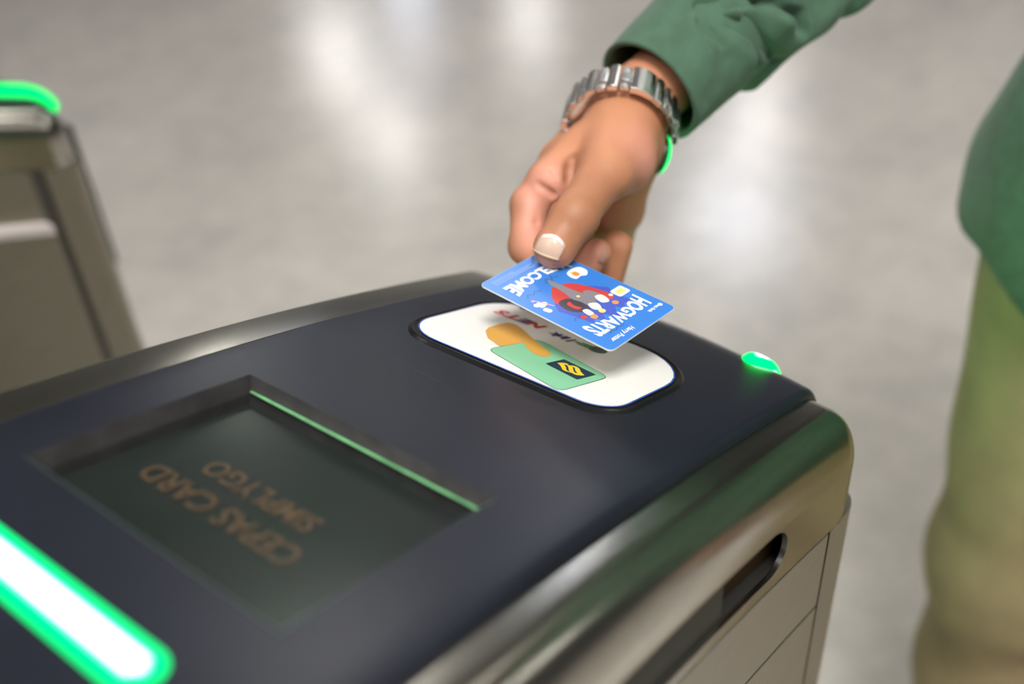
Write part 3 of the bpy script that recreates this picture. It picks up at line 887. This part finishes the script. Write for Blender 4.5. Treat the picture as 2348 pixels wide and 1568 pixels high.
def hand_raw(P):
    palm = [cap(P, WR, T_cmc, 0.0205, 0.0195),
            cap(P, at(1392, 262, 0.685), I_mcp, 0.0175, 0.0135),
            cap(P, at(1400, 290, 0.635), M_mcp, 0.017, 0.0125),
            cap(P, at(1430, 300, 0.640), R_mcp, 0.018, 0.012),
            cap(P, at(1440, 370, 0.632), at(1412, 478, 0.650), 0.0185, 0.0165),
            cap(P, at(1450, 330, 0.62), P_mcp, 0.019, 0.013),
            cap(P, T_cmc, T_mcp, 0.0190, 0.0155),
            ball(P, at(1424, 372, 0.590), 0.0190),
            cap(P, at(1345, 345, 0.603), at(1262, 418, 0.590), 0.0160, 0.0140),
            cap(P, at(1412, 478, 0.656), at(1404, 545, 0.686), 0.0160, 0.0140)]
    pd = sunion(palm, 0.010)
    thumb = sunion([cap(P, T_cmc, T_mcp, 0.0180, 0.0142), cap(P, T_mcp, T_ip, 0.0138, 0.0118), cap(P, T_ip, T_tip, 0.0121, 0.0117), ball(P, T_ip, 0.0122)], 0.004)
    # flatten thumb pad against the card
    thumb = smax(thumb, -((P - ccen) @ cn_) + 0.0003, 0.0012)
    index = sunion([cap(P, I_mcp, I_pip, 0.0128, 0.0108), cap(P, I_pip, I_dip, 0.0108, 0.0102), cap(P, I_dip, I_tip, 0.0100, 0.0085)], 0.004)
    mid = sunion([cap(P, M_mcp, M_pip, 0.0115, 0.0105), cap(P, M_pip, M_dip, 0.0105, 0.0095), cap(P, M_dip, M_tip, 0.0092, 0.0082)], 0.003)
    rng = sunion([cap(P, R_mcp, R_pip, 0.011, 0.010), cap(P, R_pip, R_dip, 0.010, 0.0095), cap(P, R_dip, R_tip, 0.0096, 0.0092)], 0.003)
    pnk = sunion([cap(P, P_mcp, P_pip, 0.010, 0.009), cap(P, P_pip, P_dip, 0.009, 0.0085), cap(P, P_dip, P_tip, 0.0085, 0.0078)], 0.003)
    d = smin(pd, thumb, 0.006)
    ix = smin(pd, index, 0.006)
    d = smin(d, ix, 0.0012)
    for f in (mid, rng, pnk): d = smin(d, f, 0.0016)
    # forearm: oval at the wrist, swelling towards the elbow
    q1 = WR + fa * 0.07
    fore = sunion([cap(P, WR - fa * 0.012 + CR[:, 2] * 0.003, q1 + CR[:, 2] * 0.003, 0.0205, 0.0240), cap(P, WR - fa * 0.012 - CR[:, 2] * 0.010, q1 - CR[:, 2] * 0.010, 0.0205, 0.0250), cap(P, q1, EL, 0.027, 0.038)], 0.006)
    return smin(d, fore, 0.010)
def crease(pxs, r, depth, push=0.0):
    pts = [trace(hand_raw, *p) for p in pxs]
    pts = [p + ray(*q) * push for p, q in zip(pts, pxs) if p is not None]
    for a, b in zip(pts[:-1], pts[1:]): creases.append((a, b, r, depth))
crease([(1310, 366), (1308, 388), (1304, 412)], 0.0021, 0.0040, 0.0008)
crease([(1236, 424), (1254, 438), (1266, 447), (1276, 457)], 0.0013, 0.003)
crease([(1230, 509), (1243, 519)], 0.0011, 0.003)
crease([(1262, 388), (1276, 408)], 0.0007, 0.002)
def hand(P):
    d = hand_raw(P)
    for a, b, r, k in creases: d = smax(d, -cap(P, a, b, r, r * 0.8), k)
    return d

pts_ = np.array([T_tip, I_tip, I_pip, I_dip, WR, at(1510, 150, 0.66), WR + fa * 0.05, P_dip, R_dip, M_pip, at(1500, 300, 0.66)])
lo_, hi_ = pts_.min(0) - 0.032, pts_.max(0) + 0.032
hi_[0] = min(hi_[0], WR[0] + 0.085)
HV, HF = mesh_sdf(hand, lo_, hi_, 0.00105)
# trim open end far up the sleeve
print('hand verts', len(HV))

# ---- rest of the body
HEAD = V3(0.545, -0.275, 1.475)
def body_fn(P):
    Y = P[:, 1]
    d = sunion([cap(P, (0.615, -0.275, 0.90), (0.615, -0.275, 1.05), 0.095, 0.085),
                cap(P, (0.615, -0.225, 1.15), (0.615, -0.325, 1.15), 0.078, 0.078),
                cap(P, (0.605, -0.14, 1.28), (0.605, -0.41, 1.28), 0.040, 0.040),
                cap(P, (0.60, -0.275, 1.28), (0.565, -0.275, 1.42), 0.052, 0.050)], 0.03)
    legs = [cap(P, (0.60, -0.195, 0.85), (0.595, -0.20, 0.46), 0.078, 0.055), cap(P, (0.595, -0.20, 0.46), (0.62, -0.213, 0.09), 0.054, 0.034),
            cap(P, (0.60, -0.345, 0.85), (0.60, -0.345, 0.46), 0.078, 0.055), cap(P, (0.60, -0.345, 0.46), (0.62, -0.337, 0.09), 0.054, 0.034),
            cap(P, (0.62, -0.213, 0.06), (0.52, -0.213, 0.050), 0.030, 0.026), cap(P, (0.62, -0.337, 0.06), (0.52, -0.337, 0.050), 0.030, 0.026)]
    for l in legs: d = smin(d, l, 0.02)
    # right arm down to the elbow and into the forearm
    d = smin(d, cap(P, SH_, EL, 0.045, 0.039), 0.03)
    d = smin(d, cap(P, EL, WR + fa * 0.075, 0.039, 0.030), 0.02)
    # left arm hanging
    le, lw = V3(0.63, -0.50, 1.02), V3(0.59, -0.515, 0.80)
    d = smin(d, cap(P, (0.60, -0.44, 1.28), le, 0.045, 0.038), 0.03)
    d = smin(d, cap(P, le, lw, 0.037, 0.024), 0.02)
    return smin(d, lhand(P, lw), 0.012)
def lhand(P, lw):
    d = cap(P, lw, lw + V3(-0.012, 0.0, -0.075), 0.026, 0.030)
    for i, (dx, L) in enumerate(((-0.030, 0.068), (-0.010, 0.076), (0.010, 0.070), (0.028, 0.055))):
        b = lw + V3(dx - 0.012, 0, -0.085); m = b + V3(-0.002, 0.006, -L * 0.55); e = m + V3(0.0, 0.018, -L * 0.45)
        f = smin(cap(P, b, m, 0.0095, 0.0088), cap(P, m, e, 0.0088, 0.0075), 0.003)
        d = smin(d, f, 0.004)
    th = smin(cap(P, lw + V3(-0.02, 0.005, -0.03), lw + V3(-0.052, 0.012, -0.062), 0.014, 0.0115), cap(P, lw + V3(-0.052, 0.012, -0.062), lw + V3(-0.058, 0.018, -0.095), 0.011, 0.009), 0.004)
    return smin(d, th, 0.006)
def head_fn(P):
    c = HEAD; Q = P.copy(); Q[:, 1] = c[1] + np.abs(P[:, 1] - c[1])
    R = lambda x, y, z: c + V3(x, y, z)
    d = ell(Q, R(0.010, 0, 0.045), (0.092, 0.073, 0.092))
    d = smin(d, ell(Q, R(-0.030, 0, -0.010), (0.058, 0.060, 0.085)), 0.03)
    d = smin(d, cap(Q, R(-0.062, 0, -0.082), R(-0.02, 0.044, -0.055), 0.018, 0.018), 0.03)      # jaw
    d = smin(d, cap(Q, R(-0.083, 0.012, 0.032), R(-0.078, 0.045, 0.030), 0.010, 0.009), 0.012)   # brow
    d = smax(d, -ball(Q, R(-0.098, 0.031, 0.012), 0.017), 0.014)                                  # eye sockets
    d = smin(d, cap(Q, R(-0.088, 0, 0.012), R(-0.108, 0, -0.022), 0.007, 0.011), 0.008)           # nose
    d = smin(d, ball(Q, R(-0.098, 0.011, -0.026), 0.008), 0.006)
    d = smin(d, ball(Q, R(-0.062, 0.046, -0.018), 0.018), 0.02)                                   # cheek
    d = smin(d, cap(Q, R(-0.086, 0, -0.050), R(-0.080, 0.016, -0.050), 0.010, 0.007), 0.008)       # lips
    d = smax(d, -cap(Q, R(-0.100, 0, -0.050), R(-0.088, 0.022, -0.050), 0.0022, 0.0015), 0.003)
    ear = smax(ell(Q, R(0.008, 0.074, 0.000), (0.018, 0.010, 0.031)), -ball(Q, R(0.002, 0.090, 0.002), 0.013), 0.004)
    d = smin(d, ear, 0.006)
    d = smin(d, cap(P, R(0.018, 0, -0.05), (0.585, -0.275, 1.33), 0.050, 0.052), 0.02)
    return d
BV, BF = mesh_sdf(body_fn, (0.34, -0.60, 0.005), (0.78, -0.02, 1.40), 0.008)
DV, DF = mesh_sdf(head_fn, HEAD - V3(0.13, 0.11, 0.17), HEAD + V3(0.13, 0.11, 0.16), 0.004)
LV, LF = mesh_sdf(lambda P: lhand(P, V3(0.59, -0.515, 0.80)), (0.50, -0.56, 0.62), (0.65, -0.46, 0.84), 0.003)
person = empty('person', (0.60, -0.275, 0))
tag(person, 'person in green long-sleeved shirt and khaki trousers holding a card over the reader', 'person')
allV = np.concatenate([HV, BV, DV, LV]); o1 = len(HV); o2 = o1 + len(BV); o3 = o2 + len(DV)
allF = np.concatenate([HF, BF + o1, DF + o2, LF + o3])
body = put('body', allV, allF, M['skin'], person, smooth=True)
# pinker skin on the palm side of the hand
pc = [(at(1245, 450, 0.575), 0.024), (at(1225, 520, 0.572), 0.020), (at(1355, 590, 0.585), 0.013), (at(1255, 612, 0.545), 0.010), (at(1470, 380, 0.58), 0.020)]
pw = np.zeros(len(allV))
for c, r in pc:
    pw = np.maximum(pw, np.clip(1.35 - np.linalg.norm(allV - c, axis=1) / r, 0, 1))
att = body.data.attributes.new('palm', 'FLOAT', 'POINT'); att.data.foreach_set('value', pw.astype(np.float32))

tc_ = [(at(1308, 378, 0.578), 0.0075), (at(1305, 402, 0.578), 0.0065), (at(1262, 446, 0.575), 0.0045), (at(1335, 480, 0.535), 0.022), (at(1310, 515, 0.530), 0.018), (at(1360, 430, 0.548), 0.020), (at(1160, 480, 0.585), 0.012), (at(1162, 560, 0.580), 0.012), (at(1230, 385, 0.600), 0.016), (at(1345, 385, 0.565), 0.012), (at(1425, 545, 0.62), 0.014)]  # darker back-of-hand skin; the crease spots paint fold shade into the colour
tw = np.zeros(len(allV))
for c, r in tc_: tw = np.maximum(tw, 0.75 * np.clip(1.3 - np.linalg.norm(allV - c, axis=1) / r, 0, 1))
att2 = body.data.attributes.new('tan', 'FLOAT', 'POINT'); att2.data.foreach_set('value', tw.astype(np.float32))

# nails: curved plates lying on the skin
def nail(outline_fn, nu, nv, mat, lift=0.0004, name='fingernail', target=hand):
    P = []
    for i in range(nu):
        row = []
        for j in range(nv):
            q = outline_fn(i / (nu - 1), j / (nv - 1))
            p = trace(target, *q)
            if p is None: p = trace(target, q[0], q[1] - 2)
            row.append(p + grad(target, p) * lift)
        P.append(row)
    s = Sheet(); s.grid(P)
    o = s.make(name, mat, person, smooth=True, fix=False)
    m = o.modifiers.new('thickness', 'SOLIDIFY'); m.thickness = 0.0004; m.offset = 0
    return o
def quad_px(A, B, C, D, bulge=0.0, bulge2=0.0):
    A, B, C, D = map(np.array, (A, B, C, D))
    def f(u, v):
        p = (A * (1 - v) + B * v) * (1 - u) + (D * (1 - v) + C * v) * u
        e = (A + B) / 2 - (D + C) / 2; e = e / np.linalg.norm(e)
        k = 4 * v * (1 - v)
        return p + e * k * (bulge * (1 - u) + bulge2 * u)
    return f
nail(quad_px((1239, 543), (1297, 564), (1281, 596), (1223, 573), 9, -3), 12, 14, M['nail'])
nail(quad_px((1245, 539), (1294, 559), (1290, 568), (1241, 547), 10, 9), 6, 14, M['lunula'], 0.00055)
nail(quad_px((1224, 569), (1282, 592), (1280, 596), (1222, 573), -3, -3), 4, 14, M['nailtip'], 0.0006)
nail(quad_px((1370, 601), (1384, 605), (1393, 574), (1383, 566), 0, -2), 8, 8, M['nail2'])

# face parts, hair
for sy in (-1, 1):
    c = HEAD + V3(-0.0735, 0.031 * sy, 0.012)
    bm = bmesh.new(); bmesh.ops.create_uvsphere(bm, u_segments=20, v_segments=12, radius=0.0108)
    e = put('eye', [np.array(v.co) + c for v in bm.verts], [[v.index for v in f.verts] for f in bm.faces], M['eye'], person, smooth=True); bm.free()
    bm = bmesh.new(); bmesh.ops.create_uvsphere(bm, u_segments=16, v_segments=10, radius=0.0050)
    put('iris', [np.array(v.co) * V3(0.5, 1, 1) + c + V3(-0.0092, 0, 0) for v in bm.verts], [[v.index for v in f.verts] for f in bm.faces], M['iris'], e, smooth=True); bm.free()
def hair_fn(P):
    c = HEAD
    d = ell(P, c + V3(0.018, 0, 0.052), (0.101, 0.083, 0.098))
    d = smin(d, ell(P, c + V3(0.045, 0, 0.0), (0.062, 0.074, 0.075)), 0.02)
    cut = cap(P, c + V3(-0.13, 0, 0.02), c + V3(-0.085, 0, -0.10), 0.085, 0.10)
    return smax(d, -cut, 0.01)
hv, hf = mesh_sdf(hair_fn, HEAD - V3(0.12, 0.1, 0.12), HEAD + V3(0.15, 0.1, 0.17), 0.004)
put('hair', hv, hf, M['hair'], person, smooth=True)
ml = Sheet()
for k in (-1, 1):
    ml.grid([[HEAD + V3(-0.0965 + 0.010 * (y / 0.022) ** 2, y, -0.050 + k * 0.0006), HEAD + V3(-0.0955 + 0.011 * (y / 0.022) ** 2, y, -0.050 + k * 0.0065 * (1 - (y / 0.024) ** 2))] for y in np.linspace(-0.022, 0.022, 12)])
ml.make('mouth', M['lip'], person, smooth=True)

# ------------------------------------------------------------------ clothing
def shirt_fn(P):
    d = sunion([cap(P, (0.61, -0.225, 0.86), (0.61, -0.225, 1.15), 0.128, 0.112), cap(P, (0.61, -0.325, 0.86), (0.61, -0.325, 1.15), 0.128, 0.112),
                cap(P, (0.61, -0.20, 0.82), (0.61, -0.35, 0.82), 0.130, 0.130),
                cap(P, (0.60, -0.14, 1.282), (0.60, -0.41, 1.282), 0.056, 0.056)], 0.05)
    d = smin(d, cap(P, (0.60, -0.275, 1.28), (0.583, -0.275, 1.36), 0.078, 0.064), 0.03)
    # folds
    d = d + 0.0035 * np.sin(P[:, 2] * 46 + 3 * np.sin(P[:, 1] * 22)) * np.sin(P[:, 1] * 30 + P[:, 0] * 25)
    # hem: rises at the sides, lower in front
    hz = 0.795 - 0.075 * np.clip((-P[:, 1] - 0.11) / 0.10, 0, 1) ** 1.3 * np.clip((0.75 - P[:, 0]) / 0.1, 0, 1)
    d = smax(d, hz - P[:, 2], 0.004)
    d = smax(d, P[:, 2] - 1.375, 0.004)
    inner = cap(P, (0.582, -0.275, 1.345), (0.57, -0.275, 1.45), 0.056, 0.056)
    d = smax(d, -inner, 0.004)
    a = smin(cap(P, SH_, EL, 0.060, 0.054), cap(P, EL, WR + fa * 0.185, 0.048, 0.044), 0.02)
    le, lw = V3(0.63, -0.50, 1.02), V3(0.59, -0.515, 0.80)
    b = smin(cap(P, (0.60, -0.44, 1.28), le, 0.060, 0.053), smax(cap(P, le, lw, 0.050, 0.036), 0.83 - P[:, 2], 0.004), 0.02)
    d = smin(d, smin(a, b, 0.005), 0.02)
    return d
SVv, SF = mesh_sdf(shirt_fn, (0.34, -0.60, 0.62), (0.80, 0.10, 1.42), 0.007)
# sleeve from elbow to cuff as a folded cloth tube
axis_pts = []
cuff_c = at(1490, 208, 0.6255)
ax0 = cuff_c; ax1 = EL
side = np.cross(fa, V3(0, 0, 1)); side /= np.linalg.norm(side); upv = np.cross(side, fa)
def sleeve(k, u, inner=False):
    """k 0 at the cuff .. 1 near the elbow, u angle"""
    c = ax0 * (1 - k) + (ax1 - fa * 0.02) * k
    c = c + upv * 0.004 * math.sin(k * PI)
    r = 0.0345 + 0.0120 * min(1, k * 1.4) ** 0.9
    ca, sa = math.cos(u), math.sin(u)
    rr = r
    if not inner:
        x = k; kc = 0.24 + 0.02 * math.sin(u)
        step = 1 / (1 + math.exp(-(x - kc) / 0.006))
        rr += 0.0012 * (1 - step) - 0.0075 * step * math.exp(-max(0, x - kc) / 0.045) + 0.0052 * step * (1 - math.exp(-max(0, x - kc) / 0.06)) 
        # gathers fanning out of the cuff seam
        g = max(0, x - kc)
        rr += step * (0.0068 * math.sin(u * 5 + g * 7 + 0.8) * math.exp(-g / 0.30) + 0.0020 * math.sin(u * 9 - g * 12)) * min(1, g * 12)
        rr += (1 - step) * 0.0008 * math.sin(u * 4 + x * 9) * min(1, x * 8)
        rr -= 0.0050 * math.exp(-((x - 0.62 - 0.08 * math.sin(u + 0.7)) / 0.035) ** 2)
    else:
        rr -= 0.0022
    return c + side * ca * rr * 1.05 + upv * sa * rr * 0.97
CUT = V3(0, 0, 0)
nu_, nk_ = 150, 190
tube = []
for i in range(nu_):
    u = 2 * PI * i / nu_
    # cuff edge is oblique: it reaches further down the hand on the outer side
    row = [sleeve(k, u, True) for k in np.linspace(0.30, 0.0, 8)] + [sleeve(0.0, u) + (-fa) * 0.0012] + [sleeve(k, u) for k in np.linspace(0.004, 1.0, nk_)]
    tube.append(row)
tube = np.array(tube)
folds = [([(1605, 12), (1660, 8), (1730, 1), (1790, 6), (1832, 32), (1845, 72)], 0.0120, 12),
         ([(1608, 17), (1650, 37), (1700, 60), (1745, 88), (1772, 124)], 0.0115, 11),
         ([(1612, 45), (1630, 75), (1655, 100)], 0.0045, 13),
         ([(1700, 22), (1760, 30), (1800, 48)], -0.0060, 26),
         ([(1640, 90), (1690, 105), (1735, 140)], -0.0020, 20),
         ([(1560, 20), (1580, 70), (1590, 130)], 0.0012, 20),
         ([(1660, 130), (1650, 180), (1620, 230)], 0.0016, 16)]
cen_ = tube.mean(0)                       # centre line of the sleeve
for i in range(nu_):
    for j in range(9, tube.shape[1]):
        p = tube[i, j]; o_ = p - cen_[j]
        if o_ @ CR[:, 2] < -0.012: continue
        q = (p - CC) @ CR; sx = 1174 + FPX * q[0] / -q[2]; sy = 784 - FPX * q[1] / -q[2]
        dd = 0.0
        for pl, amp, wd in folds:
            best = 1e9
            for a_, b_ in zip(pl[:-1], pl[1:]):
                ax_, ay_ = b_[0] - a_[0], b_[1] - a_[1]
                t_ = max(0, min(1, ((sx - a_[0]) * ax_ + (sy - a_[1]) * ay_) / (ax_ * ax_ + ay_ * ay_)))
                best = min(best, math.hypot(sx - a_[0] - t_ * ax_, sy - a_[1] - t_ * ay_))
            dd += amp * math.exp(-(best / wd) ** 2)
        tube[i, j] = p - o_ / np.linalg.norm(o_) * dd
ts = Sheet(); ts.grid(tube, closed_u=True)
tv = np.array(ts.v); tf = ts.f
quad_f = [tuple(f) for f in SF]
nb_ = len(SVv)
shirt = put('shirt', np.concatenate([SVv, tv]), quad_f + [tuple(np.array(f) + nb_) for f in tf], M['shirt'], person, smooth=True)
def trouser_fn(P):
    def leg(sy, yk):
        hip = V3(0.605, -0.275 + sy * 0.080, 0.84); kn = V3(0.595, -0.275 + sy * 0.066, 0.46); an = V3(0.600, -0.275 + sy * 0.056, 0.07)
        return smin(cap(P, hip, kn, 0.105, 0.093), cap(P, kn, an, 0.093, 0.078), 0.02)
    d = smin(leg(1, 0), leg(-1, 0), 0.006)
    d = smin(d, cap(P, (0.61, -0.215, 0.88), (0.61, -0.335, 0.88), 0.115, 0.115), 0.03)
    d = d + 0.004 * np.sin(P[:, 2] * 38 + 5 * P[:, 1] * 6 + 2 * np.sin(P[:, 0] * 30)) * np.clip((0.75 - P[:, 2]) * 3, 0, 1)
    d = smax(d, 0.075 - P[:, 2], 0.003)
    return smax(d, P[:, 2] - 0.97, 0.003)
TV, TF = mesh_sdf(trouser_fn, (0.44, -0.50, 0.05), (0.78, -0.05, 1.0), 0.007)
trou = put('trousers', TV, TF, M['trousers'], person, smooth=True)
for sy in (-1, 1):
    y0 = -0.275 + sy * 0.062
    def shoe_fn(P, y0=y0):
        d = smin(cap(P, (0.64, y0, 0.052), (0.50, y0, 0.045), 0.044, 0.038), cap(P, (0.52, y0, 0.04), (0.47, y0, 0.036), 0.040, 0.034), 0.02)
        d = smin(d, cap(P, (0.63, y0, 0.06), (0.62, y0, 0.10), 0.042, 0.040), 0.02)
        return smax(d, 0.014 - P[:, 2], 0.003)
    v, f = mesh_sdf(shoe_fn, (0.41, y0 - 0.06, 0.005), (0.71, y0 + 0.06, 0.16), 0.005)
    shoe = put('shoe', v, f, M['shoe'], person, smooth=True)
    so = Sheet(); n = 28
    ol = [(0.562 + 0.130 * math.cos(2 * PI * k / n), y0 + (0.044 + 0.004 * math.cos(2 * PI * k / n + PI)) * math.sin(2 * PI * k / n), 0.0) for k in range(n)]
    so.prism(ol, (0, 0, 0.016)); so.make('sole', M['sole'], shoe)

# ------------------------------------------------------------------ wristwatch
wc = at(1423, 291, 0.618)
# ring plane perpendicular to the forearm, hanging slightly towards the hand
wn = CR @ np.array([0.20, 0.78, -0.60]); wn /= np.linalg.norm(wn)
e1 = CR[:, 0] - wn * (CR[:, 0] @ wn); e1 /= np.linalg.norm(e1); e2 = np.cross(wn, e1)
if e2 @ CR[:, 2] < 0: e2 = -e2          # e2 towards the viewer
A_, B_ = 0.0318, 0.0345
watch = empty('wristwatch', tuple(wc))
tag(watch, 'silver metal link wristwatch on the wrist of the hand holding the card', 'watch')
def ringp(u, dr=0.0, dn=0.0): return wc + e1 * (A_ + dr) * math.cos(u) + e2 * (B_ + dr) * math.sin(u) + wn * dn
def link(u0, u1, wlo, whi, th, mat, name='bracelet_link'):
    v = []
    for u in np.linspace(u0, u1, 5):
        for dr in (0.0, th):
            for dn in (wlo, whi):
                dd = dr + (0.0010 * (1 - ((u - (u0 + u1) / 2) / ((u1 - u0) / 2)) ** 2) if dr else 0)
                v.append(ringp(u, dd, dn))
    f = []
    for i in range(4):
        a, b = 4 * i, 4 * i + 4
        f += [(a + 2, a + 3, b + 3, b + 2), (a, b, b + 1, a + 1), (a, a + 2, b + 2, b), (a + 1, b + 1, b + 3, a + 3)]
    f += [(0, 1, 3, 2), (16, 18, 19, 17)]
    o = put(name, v, f, mat, watch)
    fix_normals(o); bevel(o, 0.0005, 2, 40)
    return o
NL = 30
for i in range(NL):
    u0 = 2 * PI * i / NL; u1 = u0 + 2 * PI / NL * 0.93
    deg = math.degrees(u0)
    if deg >= 296 : continue        # watch case takes this arc
    if 58 <= deg < 83:
        if abs(deg - 60) < 5: link(u0, u0 + 2 * PI / NL * 2.0, -0.0098, 0.0098, 0.0034, M['chrome'], 'clasp')
        continue
    big = i % 2 == 0
    link(u0, u1, -0.0098 if big else -0.0042, 0.0098 if big else 0.0042, 0.0029, M['chrome'] if big else M['chrome2'])
    if not big:
        link(u0 + 0.02, u1 - 0.02, -0.0095, -0.0050, 0.0023, M['chrome2']); link(u0 + 0.02, u1 - 0.02, 0.0050, 0.0095, 0.0023, M['chrome2'])
# case on the palm side; the crystal's emission stands in for reflected green light
cc_ = at(1506, 352, 0.626)
rad = CR @ np.array([0.95, -0.12, -0.30]); rad /= np.linalg.norm(rad)
tan = np.cross(wn, rad); tan /= np.linalg.norm(tan); wax = np.cross(rad, tan)
def dring(r, h, n=32): return [cc_ + rad * h + tan * r * math.cos(2 * PI * k / n) + wax * r * math.sin(2 * PI * k / n) for k in range(n)]
def lathe_on(prof_, name, mat, parent, close=True):
    s = Sheet(); R_ = [dring(r, h) for r, h in prof_]
    s.grid([[R_[j][i] for j in range(len(R_))] for i in range(32)], closed_u=True)
    if close: s.poly(R_[-1])
    return s.make(name, mat, parent, smooth=True)
case = lathe_on([(0.008, -0.003), (0.0125, -0.001), (0.0132, 0.001), (0.0125, 0.0022)], 'watch_case', M['darkdial'], watch)
lathe_on([(0.0123, 0.0022), (0.0118, 0.0038), (0.010, 0.0050), (0.006, 0.0058), (0.001, 0.0060)], 'watch_crystal', M['ledglint'], case)

# ------------------------------------------------------------------ hall
H = 3.6
X0, X1, Y0, Y1 = -7.0, 14.0, -7.0, 14.0
fl = put('floor', [(X0, Y0, 0), (X1, Y0, 0), (X1, Y1, 0), (X0, Y1, 0)], [(0, 1, 2, 3)], M['floor']); tag(fl, kind='structure')
ce = put('ceiling', [(X0, Y0, H), (X0, Y1, H), (X1, Y1, H), (X1, Y0, H)], [(0, 1, 2, 3)], M['ceil']); tag(ce, kind='structure')
for nm, q in (('wall_far', [(X1, Y0, 0), (X1, Y1, 0), (X1, Y1, H), (X1, Y0, H)]), ('wall_left', [(X0, Y1, 0), (X0, Y1, H), (X1, Y1, H), (X1, Y1, 0)]),
              ('wall_near', [(X0, Y0, 0), (X0, Y0, H), (X0, Y1, H), (X0, Y1, 0)]), ('wall_right', [(X0, Y0, 0), (X1, Y0, 0), (X1, Y0, H), (X0, Y0, H)])):
    tag(put(nm, q, [(0, 1, 2, 3)], M['walllight' if nm == 'wall_left' else 'wall']), kind='structure')
spots = [(6.9, 7.1, .55, .55, 'lamp'), (8.4, 9.5, .6, .9, 'lamp'), (9.4, 4.1, .7, .5, 'lamp'), (7.3, 3.3, .5, .9, 'lampcool'), (10.7, 8.1, .7, .7, 'lamp'), (10.7, 10.3, .7, .7, 'lampcool'),
         (-0.7, -0.8, 1.0, .9, 'lampkey'), (-2.2, 0.6, 1.2, .3, 'lamp'), (2.8, -0.6, 1.2, .3, 'lamp'), (0.2, 3.0, 1.2, .3, 'lamp'), (3.2, 2.4, 1.2, .3, 'lamp'), 
         (0.2, -3.0, 1.2, .3, 'lamp'), (-2.6, -2.6, 1.2, .3, 'lamp'), (3.4, -3.4, 1.2, .3, 'lamp'), (6.4, -0.8, 1.2, .3, 'lamp'), (6.6, -4.2, 1.2, .3, 'lamp'), (-4.8, 0.0, 1.2, .3, 'lamp')]
for i, (x, y, a, b, mt) in enumerate(spots):
    L = empty('ceiling_light', (x, y, H))
    tag(L, 'square panel light in the ceiling' if a < 1.1 else 'long strip light in the ceiling', 'ceiling light', 'ceiling panel lights' if a < 1.1 else 'ceiling strip lights')
    box('lamp_housing', (x - a / 2 - .03, y - b / 2 - .03, H - 0.05), (x + a / 2 + .03, y + b / 2 + .03, H), M['lampframe'], L)
    box('lamp_diffuser', (x - a / 2, y - b / 2, H - 0.06), (x + a / 2, y + b / 2, H - 0.05), M[mt], L)

# world, exposure
Wd = bpy.data.worlds.new('hall_ambient'); S.world = Wd; Wd.use_nodes = True
Wd.node_tree.nodes['Background'].inputs[0].default_value = (0.5, 0.5, 0.5, 1); Wd.node_tree.nodes['Background'].inputs[1].default_value = 0.1
S.view_settings.view_transform = 'Standard'; S.view_settings.look = 'None'
S.view_settings.gamma = 1; S.view_settings.use_curve_mapping = False
S.view_settings.exposure = 0.98
S.cycles.max_bounces = 6
